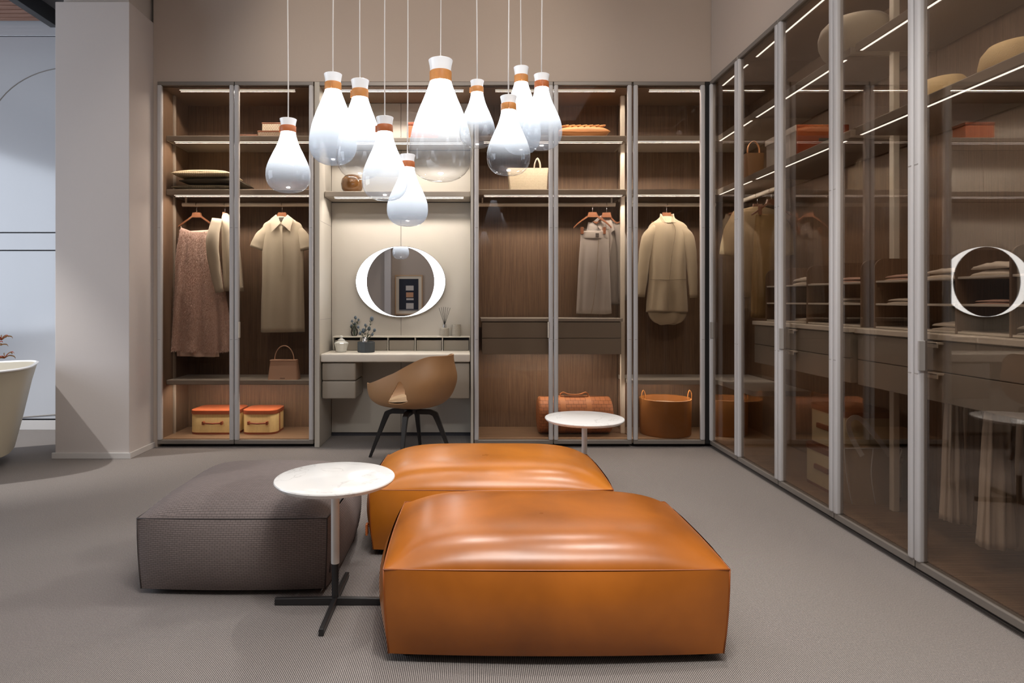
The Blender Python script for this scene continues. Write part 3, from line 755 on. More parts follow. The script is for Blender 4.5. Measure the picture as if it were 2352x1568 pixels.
def cloth(rows, fold=.006, k=9, n=72, seed=0, yaw=0.0, c=(0, 0), k0=.0, flat=1.0, dip=0):
    """rows: (z, xc, hw, hd) from top to bottom about (c, yaw); closed at the top, open hem with thickness look"""
    rr = [Vector(r) for r in [(a, b, cc_) for a, b, cc_, _ in rows]]; hd = [r[3] for r in rows]
    P1 = catmull(rr, 6); P2 = catmull([Vector((h_, 0, 0)) for h_ in hd], 6)
    zt_, zb_ = P1[0].x, P1[-1].x; rings = []
    rnd = random.Random(seed); ph = [rnd.uniform(0, 6.28) for _ in range(5)]
    for p, h_ in zip(P1, P2):
        t = (zt_-p.x)/(zt_-zb_); ring = []
        for i in range(n):
            a = 2*pi*i/n
            x = p.z*math.copysign(abs(cos(a))**.85, cos(a)); y = h_.x*.6*math.copysign(abs(sin(a))**.8, sin(a))*flat
            w_ = fold*(k0+(1-k0)*t)*(sin(k*a+ph[0])+.6*sin((k*1.7)*a+ph[1]+t*2)*1.0)
            w2 = .25*fold*sin(5*a+ph[2]+t*7)+.2*fold*sin(3*a-t*11+ph[3])
            x += cos(a)*w_*.5; y += sin(a)*(w_+w2) if abs(sin(a)) > .2 else 0
            X = p.y+x
            ring.append(Vector((c[0]+X*cos(yaw)-y*sin(yaw), c[1]+X*sin(yaw)+y*cos(yaw), p.x+dip*cos(a)**2*max(0, 1-t*5)+(.004*sin(2*a+ph[4]) if t > .98 else 0))))
        rings.append(ring)
    bm = new(); loft(bm, rings, True, True, True); return bm
def sleeve(bm, pts, rs, n=18, flat=.48, yaxis=(0, 1, 0)):
    pts = catmull(pts, 5); R_ = catmull([Vector((r, 0, 0)) for r in rs], 5); R_ = [R_[min(len(R_)-1, round(i*(len(R_)-1)/(len(pts)-1)))].x for i in range(len(pts))]
    ya = Vector(yaxis); rings = []
    for i, p in enumerate(pts):
        t = (pts[min(i+1, len(pts)-1)]-pts[max(i-1, 0)]).normalized(); s = t.cross(ya).normalized()
        wv = .06*sin(i*1.7)
        rings.append([p+s*R_[i]*cos(2*pi*k/n)*(1+wv*.5)+ya*R_[i]*flat*sin(2*pi*k/n)*(1-wv) for k in range(n)])
    loft(bm, rings); return bm
ZR = 1.941; YR = YB+.245      # rail height and line
def rowsB(cx_px, data, Y=YR):   # data: (py, left px, right px, half depth)
    cx = PX(cx_px, Y); return [(PZ(py, Y), (PX(l, Y)+PX(r, Y))/2-cx, (PX(r, Y)-PX(l, Y))/2, hd) for py, l, r, hd in data]
def XZ(px, py, Y=YR, dy=0): return Vector((PX(px, Y), Y+dy, PZ(py, Y)))
def flap(pts, y, th=.006):
    bm = new(); loft(bm, [[Vector((p[0], y+(p[2] if len(p) > 2 else 0), p[1])) for p in pts], [Vector((p[0], y+th+(p[2] if len(p) > 2 else 0), p[1])) for p in pts]]); return bm

# --- short-sleeved cream shirt dress
t = thing('shirt_dress', 'cream short-sleeved dress with a pointed collar hanging on the rail', 'dress', (PX(648, YR), YR, PZ(762, YR)))
obj('dress_body', cloth(rowsB(648, [(497, 634, 662, .02), (508, 615, 681, .035), (520, 604, 694, .045), (560, 602, 698, .055), (640, 602, 697, .055), (700, 600, 698, .052), (762, 599, 699, .05)]), .006, 7, seed=1, c=(PX(648, YR), YR)), M['linen'], t, smooth=True)
for pts in ([(620, 520), (600, 545), (589, 571)], [(678, 520), (695, 545), (703, 573)]):
    bm = new(); sleeve(bm, [XZ(*p) for p in pts], [.034, .054, .060]); obj('sleeve', bm, M['linen'], t, smooth=True)
for s in ([(637, 494), (624, 504), (628, 534), (648, 514), (643, 503)], [(663, 494), (676, 504), (670, 533), (650, 514), (654, 503)]):
    obj('collar', flap([(PX(x, YR), PZ(y, YR), -.012 if y > 510 else 0) for x, y in s], YR-.036), M['ivory'], t)
obj('placket', flap([(PX(x, YR), PZ(y, YR)) for x, y in ((646, 520), (652, 520), (653, 632), (647, 632))], YR-.043, .004), M['linen'], t)
obj('neck_label', flap([(PX(x, YR), PZ(y, YR)) for x, y in ((643, 500), (656, 500), (656, 508), (643, 508))], YR-.030, .002), M['label'], t)
hanger(PX(648, YR), YR, ZR, .12, t, drop=.075)

# --- pink tulle dress
cx = PX(455, YR)
t = thing('tulle_dress', 'blush pink fringed tulle dress with a flared skirt, on the far left', 'dress', (cx, YR, PZ(815, YR)))
rw = rowsB(455, [(532, 416, 498, .02), (545, 413, 496, .035), (600, 404, 504, .05), (660, 396, 514, .07), (740, 388, 526, .09), (806, 384, 530, .10)])
obj('dress_body', cloth(rw, .016, 11, seed=4, c=(cx, YR), k0=.2, dip=.035), M['pink'], t, smooth=True)
bm = new(); bmh = cloth(rowsB(455, [(740, 405, 500, .06), (790, 405, 502, .06), (818, 408, 504, .065)]), .012, 9, seed=9, c=(cx, YR))
obj('underskirt', bmh, M['pink2'], t, smooth=True)
bm = new(); rnd = random.Random(3)
src = cloth(rw, .016, 11, seed=4, c=(cx, YR), k0=.2, dip=.035); bmesh.ops.recalc_face_normals(src, faces=src.faces)
for fc in src.faces:
    if len(fc.verts) != 4 or fc.normal.y > .35: continue
    ar = fc.calc_area(); v_ = [v.co for v in fc.verts]
    for _ in range(max(1, int(ar/.0000165))):
        a_, b2 = rnd.random(), rnd.random()
        o_ = v_[0].lerp(v_[1], a_).lerp(v_[3].lerp(v_[2], a_), b2)
        dr = (fc.normal*rnd.uniform(.5, 1.1)+Vector((rnd.uniform(-.5, .5), 0, -rnd.uniform(.4, 1.4)))).normalized()*rnd.uniform(.010, .022)
        sd = Vector((rnd.uniform(.4, 1), rnd.uniform(-.5, .5), rnd.uniform(-.5, .5))).normalized()*rnd.uniform(.0010, .0020)
        bm.faces.new([bm.verts.new(q) for q in (o_-sd, o_+sd, o_+dr)])
src.free()
fr = obj('tulle_fringe', bm, M['pink2'], t); fr['kind'] = 'stuff'
for s in (-1, 1):
    a_ = XZ(457+s*40, 520); bm = new(); ribbon(bm, [a_+Vector((0, -.012, .006)), XZ(457+s*38, 540)], (0, 1, 0), .006, .002); obj('shoulder_strap', bm, M['pink2'], t)
hanger(PX(452, YR), YR, ZR, .150, t, drop=.115)

# --- ivory jacket seen edge-on
cj = PX(519, YR)
t = thing('ivory_jacket', 'ivory long-sleeved jacket hung side-on beside the pink dress', 'jacket', (cj, YR, PZ(672, YR)))
obj('jacket_body', cloth(rowsB(519, [(490, 514, 522, .05), (505, 512, 534, .13), (530, 514, 542, .17), (600, 516, 550, .17), (668, 520, 556, .16)]), .006, 6, seed=5, c=(cj, YR)), M['ivory'], t, smooth=True)
bm = new(); sleeve(bm, [XZ(512, 506, dy=-.12), XZ(507, 560, dy=-.17), XZ(512, 620, dy=-.16), XZ(521, 672, dy=-.15)], [.040, .052, .044, .034]); obj('sleeve', bm, M['ivory'], t, smooth=True)
hanger(PX(517, YR), YR, ZR, .12, t, drop=.075, yaw=radians(90))

# --- cream jacket in the corner unit
cj = PX(1531, YR)
t = thing('funnel_jacket', 'cream long-sleeved jacket with a standing collar and curved hem', 'jacket', (cj, YR, PZ(744, YR)))
obj('jacket_body', cloth(rowsB(1531, [(497, 1518, 1545, .03), (506, 1507, 1557, .045), (514, 1495, 1572, .055), (530, 1488, 1580, .058), (580, 1489, 1576, .065), (640, 1491, 1576, .065), (690, 1487, 1579, .062), (716, 1486, 1580, .06)]), .010, 5, seed=6, c=(cj, YR), k0=.1), M['creamwool'], t, smooth=True)
obj('hem_tail', cloth(rowsB(1531, [(690, 1490, 1577, .04), (722, 1490, 1577, .04), (738, 1500, 1568, .035), (745, 1515, 1552, .02)]), .003, 5, seed=7, c=(cj, YR+.008)), M['creamwool'], t, smooth=True)
for pts, rs in (([(1505, 520), (1487, 548), (1478, 600), (1475, 640), (1471, 682)], [.028, .052, .046, .040, .032]), ([(1560, 520), (1579, 548), (1587, 600), (1590, 640), (1592, 684)], [.028, .052, .046, .040, .032])):
    bm = new(); sleeve(bm, [XZ(*p, dy=-.012) for p in pts], rs); obj('sleeve', bm, M['creamwool'], t, smooth=True)
bm = new(); c0 = Vector((PX(1532, YR), YR, PZ(506, YR))); rings = []
for (q, rx, ry) in ((0, .085, .040), (.35, .070, .042), (.7, .058, .040), (1, .056, .040)):
    rings.append([c0+Vector((rx*cos(a), ry*sin(a), -.020+q*(.075-.085*max(0, -sin(a))**2.5))) for a in [2*pi*i/48 for i in range(48)]])
rings += [[c0+Vector(((p.x-c0.x)*.91, (p.y-c0.y)*.87, p.z-c0.z-(.001 if k == 0 else 0))) for p in r_] for k, r_ in enumerate(reversed(rings[:]))]
loft(bm, rings, True, False, False)
obj('collar', bm, M['creamwool'], t, smooth=True)
bm = new(); tube(bm, catmull([XZ(1540, 512, dy=-.040), XZ(1548, 530, dy=-.040), XZ(1540, 580, dy=-.046), XZ(1534, 640, dy=-.048), XZ(1531, 712, dy=-.046)], 4), .0018, 6); obj('front_edge', bm, M['stitch'], t)
bm = new(); tube(bm, catmull([XZ(1492, 642, dy=-.022), XZ(1510, 642, dy=-.042), XZ(1531, 643, dy=-.046), XZ(1555, 642, dy=-.042), XZ(1574, 641, dy=-.022)], 5), .0016, 6); obj('waist_seam', bm, M['stitch'], t)
hanger(PX(1531, YR), YR, ZR, .12, t, drop=.075)

# --- grey skirt and blazer
cs = PX(1362, YR); ys = YR-.02
t = thing('wrap_skirt', 'pale grey wrap skirt with a front slit clipped to a hanger', 'skirt', (cs, ys, PZ(722, YR)))
obj('skirt_body', cloth(rowsB(1362, [(535, 1333, 1394, .035), (548, 1332, 1396, .04), (600, 1328, 1398, .05), (660, 1325, 1400, .055), (720, 1322, 1402, .055)]), .007, 7, seed=8, c=(cs, ys)), M['greywool'], t, smooth=True)
obj('waistband', cloth(rowsB(1362, [(531, 1335, 1393, .040), (534, 1334, 1395, .044), (546, 1333, 1396, .046), (549, 1334, 1395, .043)]), .001, 3, seed=8, c=(cs, ys)), M['greywool'], t, smooth=True)
bm = new(); tube(bm, catmull([XZ(1372, 550, dy=-.050), XZ(1368, 620, dy=-.054), XZ(1362, 680, dy=-.058), XZ(1355, 719, dy=-.058)], 4), .002, 6); obj('front_slit', bm, M['stitch'], t)
bm = new(); box(bm, PX(1366, ys), PX(1374, ys), ys-.036, ys-.026, PZ(545, ys), PZ(536, ys), .002); obj('buckle', bm, M['hook'], t)
hanger(PX(1361, ys), ys, ZR, .155, t, drop=.125, mat='hanger')
bm = new(); tube(bm, [XZ(1330, 526, ys), XZ(1398, 527, ys)], .0022, 8); obj('clip_bar', bm, M['hook'], t)
for px in (1336, 1387): obj('clip', box(new(), PX(px-3, ys), PX(px+3, ys), ys-.030, ys+.0, PZ(538, ys), PZ(522, ys), .002), M['brownlid'], t)
cb_ = PX(1398, YR); yb_ = YR+.05
t = thing('blazer', 'grey tailored blazer hanging behind the pale grey skirt', 'jacket', (cb_, yb_, PZ(700, yb_)))
obj('jacket_body', cloth(rowsB(1398, [(494, 1386, 1400, .02), (505, 1370, 1412, .045), (522, 1356, 1424, .05), (580, 1356, 1430, .055), (640, 1358, 1430, .055), (698, 1360, 1430, .05)], yb_), .006, 6, seed=11, c=(cb_, yb_)), M['greywool2'], t, smooth=True)
for pts, rs in (([(1416, 512), (1426, 560), (1429, 620), (1428, 690)], [.045, .045, .042, .036]), ([(1362, 514), (1352, 560), (1350, 620), (1352, 690)], [.045, .045, .04, .034])):
    bm = new(); sleeve(bm, [XZ(x, y, yb_, -.03) for x, y in pts], rs); obj('sleeve', bm, M['greywool2'], t, smooth=True)
for s in ([(1388, 493), (1398, 491), (1408, 530), (1400, 536), (1404, 548), (1396, 600)], [(1376, 497), (1388, 492), (1390, 600), (1378, 545), (1381, 535), (1370, 520)]):
    obj('lapel', flap([(PX(x, yb_), PZ(y, yb_), -.014 if y > 520 else 0) for x, y in s], yb_-.040), M['greywool'], t)
hanger(PX(1390, yb_), YR, ZR, .11, t, drop=.075)

# --- clothes on the right-hand rail
XRL = XR+.27
yk = 4.74
t = thing('knit_top', 'beige knitted top with short sleeves hanging behind the corner door post', 'top', (XRL, yk, 1.0))
obj('top_body', cloth([(1.855, 0, .05, .02), (1.83, 0, .13, .035), (1.78, 0, .165, .045), (1.5, 0, .17, .05), (1.18, 0, .17, .05)], .008, 6, seed=12, c=(XRL, yk)), M['beigeknit'], t, smooth=True)
for s in (-1, 1):
    bm = new(); sleeve(bm, [(XRL+s*.13, yk, 1.80), (XRL+s*.20, yk-.01, 1.66), (XRL+s*.235, yk-.02, 1.49)], [.055, .06, .062]); obj('sleeve', bm, M['beigeknit'], t, smooth=True)
hanger(XRL, yk, ZR, .12, t, 'R', drop=.075)
ys2 = 4.52; xs2 = XRL-.03
t = thing('ochre_skirt', 'long ochre skirt clipped to a hanger beside the knitted top', 'skirt', (xs2, ys2, 1.03))
obj('skirt_body', cloth([(1.77, 0, .075, .03), (1.74, 0, .085, .035), (1.5, 0, .10, .045), (1.25, 0, .11, .05), (1.03, 0, .115, .05)], .010, 8, seed=13, c=(xs2, ys2)), M['ochre'], t, smooth=True)
hanger(XRL, ys2, ZR, .14, t, 'R', drop=.11)
for s in (-1, 1):
    obj('clip', box(new(), xs2+s*.06-.006, xs2+s*.06+.006, ys2-.036, ys2+.004, 1.76, 1.835, .002), M['hanger'], t)
# trousers under the near drawers
for (px, Y, wd, lab) in ((2212, 2.86, .085, 'ivory pleated trousers hanging under the near drawers, farther pair'), (2330, 2.56, .13, 'ivory pleated trousers hanging under the near drawers, closer pair')):
    xc = PX(px, Y); xc = max(xc, XR+.15); 
    t = thing('pleated_trousers', lab, 'trousers', (xc, Y, .14), 'trousers hung below the drawers')
    zt_ = .708
    for s in (-1, 1):
        zb_ = .14+(.02 if s < 0 else 0)
        obj('trouser_leg', cloth([(zt_, 0, wd*.34, .035), (.60, 0, wd*.42, .04), (.35, 0, wd*.50, .045), (zb_, 0, wd*.56, .05)], .009, 9, seed=int(px)+s, c=(xc+s*wd*.62, Y+s*.012), k0=.3), M['pleat'], t, smooth=True)
    obj('fold_over_rail', box(new(), XR+.30, XR+.32, Y-.04, Y+.04, .700, .709, .003), M['pleat'], t)

# ------------------------------------------------------------------ bags and boxes
def shell_bag(name, label, cat, c, wb, wt, db, dt, h, mat, n=6, ptop=0):
    """tapered box-shaped bag"""
    t = thing(name, label, cat, c)
    bm = new(); rings = []
    for k in range(8):
        q = k/7; hw = (wb+(wt-wb)*q)/2; hd = (db+(dt-db)*q)/2
        rings.append([p+Vector((c[0], c[1], c[2]+h*q)) for p in rrect(0, 0, hw, hd, min(.012, hd*.6), 0, 3)])
    loft(bm, rings); obj('bag_body', bm, M[mat], t, smooth='auto'); return t
YH = YB+.17
zc_ = .515
c = (PX(653, YH), YH, zc_)
t = shell_bag('handbag', 'nude leather top-handle handbag on the lower shelf', 'handbag', c, .245, .215, .10, .06, .155, 'pinkbag')
bm = new(); tube(bm, [Vector((c[0]+.078*cos(a), YH, zc_+.155+.115*sin(a))) for a in [pi*i/24 for i in range(25)]], .004, 8); obj('handle', bm, M['pinkbag'], t, smooth=True)
obj('flap', box(new(), c[0]-.108, c[0]+.108, YH-.036, YH+.030, zc_+.148, zc_+.158, .003), M['pinkbag'], t)
obj('clasp', box(new(), c[0]-.02, c[0]+.02, YH-.052, YH-.048, zc_+.010, zc_+.014, .001), M['label'], t)

def hat_box(x0, x1, y0, y1, z0, h, label, body='yellow', lid='lid', trim='lidrim', handle='front', strap=False, rc=.07, group=None):
    t = thing('lidded_box', label, 'box', ((x0+x1)/2, (y0+y1)/2, z0), group)
    cx, cy, hx, hy = (x0+x1)/2, (y0+y1)/2, (x1-x0)/2, (y1-y0)/2
    def pr(za, zb_, g): return loft_(rrect(cx, cy, hx+g, hy+g, rc, za, 8), rrect(cx, cy, hx+g, hy+g, rc, zb_, 8))
    def loft_(a, b_):
        bm = new(); loft(bm, [a, b_]); return bm
    obj('box_body', pr(z0+.012, z0+h-.026, 0), M[body], t, smooth='auto')
    obj('bottom_band', pr(z0, z0+.016, .001), M[trim], t, smooth='auto')
    l_ = obj('box_lid', pr(z0+h-.028, z0+h, .004), M[trim], t, smooth='auto')
    obj('lid_panel', pr(z0+h, z0+h+.003, .002), M[lid], l_, smooth='auto')
    if handle == 'front':
        hc = Vector((cx-.0, y0, z0+h*.50)); hl = .075
        hb = obj('handle', tube(new(), [hc+Vector((-hl, -.022, 0)), hc+Vector((0, -.026, -.004)), hc+Vector((hl, -.022, 0))], .007, 8) or new(), M[trim], t, smooth=True)
        for s in (-1, 1): obj('handle_mount', box(new(), hc.x+s*hl-.008, hc.x+s*hl+.008, y0-.030, y0+.002, hc.z-.014, hc.z+.014, .004), M[trim], hb)
    elif handle == 'side':
        for yy in (cy,):
            obj('handle', box(new(), x0-.014, x0+.002, yy-.07, yy+.07, z0+h*.45, z0+h*.45+.03, .005), M[trim], t)
    if strap:
        obj('strap', box(new(), x1-.0, x1+.004, y0+.10, y0+.115, z0+.01, z0+h-.02, .001), M[trim], t)
    return t
_tube = tube
hat_box(PX(428, 5.09), PX(540, 5.09), 5.14, 5.43, .062, .192, 'larger yellow lidded box with orange leather lid, on the left')
hat_box(PX(549, 5.09), PX(620, 5.09)+.03, 5.14, 5.42, .062, .192, 'smaller yellow lidded box with orange leather lid and side strap', strap=True)
# stacked cream boxes in the right-hand unit
hat_box(2.03, 2.37, 3.42, 3.86, .062, .235, 'lower of two stacked cream boxes with brown lids', 'creambox', 'brownlid', 'brownlid', 'side', group=None)
hat_box(2.05, 2.35, 3.46, 3.84, .300, .235, 'upper of two stacked cream boxes with brown lids', 'creambox', 'brownlid', 'brownlid', 'side')

# braided boxes on the top shelf, left unit
zt_ = 2.472; yw = YB+.24
for (l_, r_, z0, z1, m_, lab) in ((551, 596, 0, .046, 'checker', 'shallow pale braided box, left of the stack on the top shelf'), (592, 648, 0, .078, 'checker2', 'darker braided box under the smallest one on the top shelf'), (602, 656, .0785, .145, 'checker', 'pale braided box topmost on the stack, top shelf')):
    x0, x1 = PX(l_, yw), PX(r_, yw)
    if l_ == 551: x1 = PX(590, yw)
    t = thing('braided_box', lab, 'box', ((x0+x1)/2, yw+.09, zt_+z0), 'braided boxes on the top shelf')
    obj('box_body', box(new(), x0, x1, yw, yw+.18, zt_+z0, zt_+z1-.012, .003), M[m_], t)
    obj('box_lid', box(new(), x0-.002, x1+.002, yw-.002, yw+.182, zt_+z1-.012, zt_+z1, .003), M['brownlid'], t)

def cushion(cx, cy, z0, hx, hy, h, mat, label, group=None, tilt=0, pipe=None):
    t = thing('cushion', label, 'cushion', (cx, cy, z0), group)
    n = 24; bm = new(); top = []; bot = []
    for i in range(n+1):
        ra, rb = [], []
        for j in range(n+1):
            u, v = -cos(pi*i/n), -cos(pi*j/n)
            pin = 1-.07*(1-abs(v))**1.5*abs(u)**4; pin2 = 1-.07*(1-abs(u))**1.5*abs(v)**4
            e = max(0, (1-abs(u)**3)*(1-abs(v)**3))**.42
            x, y = cx+hx*u*pin, cy+hy*v*pin2
            ra.append(bm.verts.new((x, y, z0+h*.42+h*.58*e+tilt*u)))
            rb.append(bm.verts.new((x, y, z0+h*.42-h*.42*e+tilt*u)) if 0 < i < n and 0 < j < n else ra[-1])
        top.append(ra); bot.append(rb)
    for i in range(n):
        for j in range(n):
            bm.faces.new((top[i][j], top[i+1][j], top[i+1][j+1], top[i][j+1]))
            q = (bot[i][j], bot[i][j+1], bot[i+1][j+1], bot[i+1][j])
            try: bm.faces.new(q)
            except ValueError: pass
    obj('cushion_cover', bm, mat, t, smooth=True)
    bm = new(); pp = []
    for (a, b_) in ((0, 0), (n, 0), (n, n), (0, n), (0, 0)):
        u, v = (1 if a else -1), (1 if b_ else -1); pp.append(Vector((cx+hx*u, cy+hy*v, z0+h*.42+tilt*u)))
    for a, b_ in zip(pp, pp[1:]):
        m_ = (a+b_)/2; m_ = m_+(Vector((cx, cy, m_.z))-m_)*.065
        _tube(bm, catmull([a, a.lerp(b_, .25)+(Vector((cx, cy, a.z))-a.lerp(b_, .25))*.035, m_, a.lerp(b_, .75)+(Vector((cx, cy, b_.z))-a.lerp(b_, .75))*.035, b_], 4), .004, 6)
    obj('piping', bm, pipe or mat, t, smooth=True)
    return t
M['stripe'] = weave('cushion_check', (214, 200, 168), (92, 84, 66), 24, .9, .3, .5, .35, .5, 'XY')
M['stripe2'] = weave('cushion_dark_check', (150, 142, 122), (58, 52, 44), 24, .9, .3, .5, .35, .5, 'XY')
M['darkcush'] = pm('moss_cushion', (74, 68, 56), .9)
zb_ = 2.043
cushion(PX(487, 5.24), 5.24, zb_, .255, .17, .052, M['stripe2'], 'dark checked cushion at the bottom of the cushion pile')
cushion(PX(500, 5.24), 5.24, zb_+.046, .24, .17, .062, M['darkcush'], 'plain dark green cushion in the middle of the pile')
cushion(PX(480, 5.24), 5.22, zb_+.100, .23, .16, .074, M['stripe'], 'striped cream cushion on top of the cushion pile')
t = cushion(PX(1336, 5.23), 5.25, 2.472, .205, .15, .112, M['quilt'], 'tan leather cushion with a plaited top on the upper shelf')
bm = new()
for k in range(7):
    x = PX(1336, 5.23)-.15+.05*k
    _tube(bm, catmull([(x, 5.12, 2.566), (x+.03, 5.18, 2.588), (x-.02, 5.25, 2.594), (x+.03, 5.32, 2.584)], 4), .008, 6)
obj('plaited_ridges', bm, M['quilt'], t, smooth=True)

# ivory tote
yt = 5.22; c = (PX(1212, yt), yt, 2.043)
t = shell_bag('tote_bag', 'ivory woven leather tote on the shelf behind the right-hand pendants', 'bag', c, .30, .34, .15, .05, .20, 'tote')
for dy in (-.03, .03):
    x0 = PX(1234, yt); bm = new(); _tube(bm, catmull([(x0-.028, yt+dy, 2.18), (x0-.022, yt+dy*.8, 2.28), (x0, yt+dy*.6, 2.325), (x0+.022, yt+dy*.8, 2.28), (x0+.028, yt+dy, 2.18)], 6), .004, 8); obj('handle', bm, M['ivory'], t, smooth=True)

# duffel
yd = 5.22; xc = PX(1318, yd); r = .150; zc2 = .062+r
t = thing('duffel_bag', 'woven tan leather duffel bag on the floor of the middle wardrobe', 'bag', (xc, yd, .062))
bm = new(); rings = []
for x, q in ((-.300, .55), (-.300, .85), (-.293, .95), (-.28, 1), (-.1, 1.01), (.1, 1.01), (.28, 1), (.293, .95), (.300, .85), (.300, .55)):
    rings.append([Vector((xc+x, yd+r*q*cos(2*pi*i/40), zc2+r*q*sin(2*pi*i/40))) for i in range(40)])
loft(bm, rings); obj('bag_body', bm, M['duffel'], t, smooth='auto')
for x in (-.105, .105):
    bm = new(); rings = []
    for dx in (-.022, .022): rings.append([Vector((xc+x+dx, yd+(r+.004)*cos(2*pi*i/40), zc2+(r+.004)*sin(2*pi*i/40))) for i in range(40)])
    loft(bm, rings); obj('strap', bm, M['strap'], t, smooth='auto')
bm = new(); ribbon(bm, catmull([(xc-.115, yd-.02, zc2+r+.02), (xc-.09, yd-.03, zc2+r+.035), (xc-.04, yd-.03, zc2+r+.018), (xc+.04, yd-.03, zc2+r+.018), (xc+.09, yd-.03, zc2+r+.035), (xc+.115, yd-.02, zc2+r+.02)], 5), (0, 1, 0), .026, .008)
hd = obj('handle', bm, M['strap'], t, smooth='auto')
for s in (-1, 1):
    bm = new(); ribbon(bm, [(xc+s*.112, yd-.02, zc2+r-.006), (xc+s*.115, yd-.02, zc2+r+.024)], (0, 1, 0), .028, .006); obj('handle_mount', bm, M['strap'], hd)

def basket(cx, cy, r, h, label):
    t = thing('round_basket', label, 'basket', (cx, cy, .062), 'saffron leather baskets in the corner wardrobe')
    bm = new(); lathe(bm, [(r-.006, 0), (r, .008), (r+.004, h), (r, h+.002), (r-.006, h-.002), (r-.012, .03), (.01, .03)], (cx, cy, .062), 56, cap0=True, cap1=True); obj('basket_body', bm, M['basket'], t, smooth='auto')
    bm = new(); lathe(bm, [(r-.010, h-.055), (r*.7, h-.045), (r*.3, h-.05), (.005, h-.05)], (cx, cy, .062), 40); obj('suede_lining', bm, M['basketin'], t, smooth=True)
    for s in (-1, 1):
        x = cx+s*(r-.014); z = .062+h
        bm = new(); ribbon(bm, catmull([(x-.012, cy-.035, z-.05), (x-.015, cy-.035, z+.03), (x, cy-.035, z+.068), (x+.015, cy-.035, z+.03), (x+.010, cy-.035, z-.05)], 6), (0, 1, 0), .016, .003); obj('loop_handle', bm, M['basket'], t, smooth='auto')
    return t
basket(PX(1527, 5.2), 5.19, .203, .29, 'round saffron leather basket with loop handles, below the cream jacket')
basket(2.09, 5.20, .18, .29, 'round saffron leather basket partly hidden in the corner')

# small bag, boxes, hats on the right-hand shelves
zsb = 2.043
t = shell_bag('bucket_bag', 'small tan bucket bag with one loop handle on the corner shelf', 'bag', (2.09, 4.66, zsb), .11, .13, .10, .08, .19, 'tan')
bm = new(); ribbon(bm, catmull([(2.05, 4.66, zsb+.15), (2.05, 4.66, zsb+.24), (2.09, 4.66, zsb+.285), (2.13, 4.66, zsb+.24), (2.13, 4.66, zsb+.15)], 6), (0, 1, 0), .018, .004); obj('handle', bm, M['quilt'], t, smooth='auto')
t = thing('storage_box', 'pale grey lidded box with a rust leather end panel', 'box', (2.2, 4.14, zsb))
obj('box_body', box(new(), 2.035, 2.36, 3.945, 4.34, zsb, zsb+.175, .004), M['greybox'], t)
obj('box_lid', box(new(), 2.028, 2.367, 3.940, 4.347, zsb+.165, zsb+.205, .004), M['greybox'], t)
pn = obj('end_panel', box(new(), 2.036, 2.36, 3.932, 3.946, zsb+.002, zsb+.206, .003), M['redlea'], t, label='rust leather end panel')
obj('pull', box(new(), 2.17, 2.24, 3.926, 3.934, zsb+.10, zsb+.12, .003), M['label'], pn)
t = thing('round_hat', 'large rounded cream felt hat on the highest shelf by the right wall', 'hat', (2.12, 3.50, 2.472))
bm = new(); lathe(bm, [(.09, 0), (.13, .012), (.165, .05), (.185, .10), (.188, .145), (.175, .19), (.14, .225), (.08, .245), (.01, .25)], (2.14, 3.50, 2.473), 48); obj('crown', bm, M['felt'], t, smooth=True)
for (y, x, lab) in ((2.93, 2.19, 'straw sun hat farther along the near shelf'), (2.52, 2.17, 'straw sun hat nearest the camera on the near shelf')):
    t = thing('straw_hat', lab, 'hat', (x, y, zsb), 'straw hats')
    bm = new(); lathe(bm, [(.110, .004), (.108, .06), (.100, .10), (.078, .13), (.04, .142), (.008, .143)], (x, y, zsb), 40, 1, 1.15); cr = obj('crown', bm, M['straw'], t, smooth=True)
    bm = new(); lathe(bm, [(.175, .0), (.178, .004), (.14, .009), (.105, .012)], (x, y, zsb), 40, .8, 1.15); obj('brim', bm, M['straw'], t, smooth='auto')
    bm = new(); lathe(bm, [(.1115, .014), (.1105, .034)], (x, y, zsb), 40, 1, 1.15, False, False); obj('hat_band', bm, M['strap'], t, smooth=True)
# tote standing on the wardrobe floor
yt, xt = 3.44, 2.16
t = shell_bag('canvas_tote', 'taupe tote bag with crossed handles standing on the wardrobe floor', 'bag', (xt, yt, .062), .25, .31, .14, .10, .30, 'greywool2')
M['greycanvas'] = pm('taupe_canvas', (158, 134, 104), .8)
t.children[0].data.materials[0] = M['greycanvas']
def flatstrap(bm, pts, wd, th):
    pts = [Vector(p) for p in pts]; rings = []; Y_ = Vector((0, 1, 0))
    for i, p in enumerate(pts):
        t_ = (pts[min(i+1, len(pts)-1)]-pts[max(i-1, 0)]).normalized(); n_ = t_.cross(Y_).normalized()
        rings.append([p+n_*wd/2+Y_*th/2, p-n_*wd/2+Y_*th/2, p-n_*wd/2-Y_*th/2, p+n_*wd/2-Y_*th/2])
    loft(bm, rings); return bm
for s_, yo_ in ((1, -.058), (-1, .056)):
    bm = new(); flatstrap(bm, catmull([(xt+.09*s_, yt+yo_, .32), (xt+.02*s_, yt+yo_*.9, .42), (xt-.07*s_, yt+yo_*.8, .52), (xt-.125*s_, yt+yo_*.8, .50), (xt-.11*s_, yt+yo_*.8, .42), (xt-.06*s_, yt+yo_, .32)], 6), .026, .004); obj('handle', bm, M['greybox'], t, smooth='auto')
for x_ in (-.155, 0.0, .155):
    bm = new(); _tube(bm, catmull([(xt+x_, yt-.056, .358), (xt+x_*.85-.02, yt-.072, .22), (xt+x_*.8, yt-.074, .068)], 5), .003, 6); obj('piping', bm, M['greybox'], t, smooth=True)
bm = new(); _tube(bm, [(xt-.152, yt-.054, .360), (xt+.152, yt-.054, .360)], .003, 6); obj('piping', bm, M['greybox'], t, smooth=True)

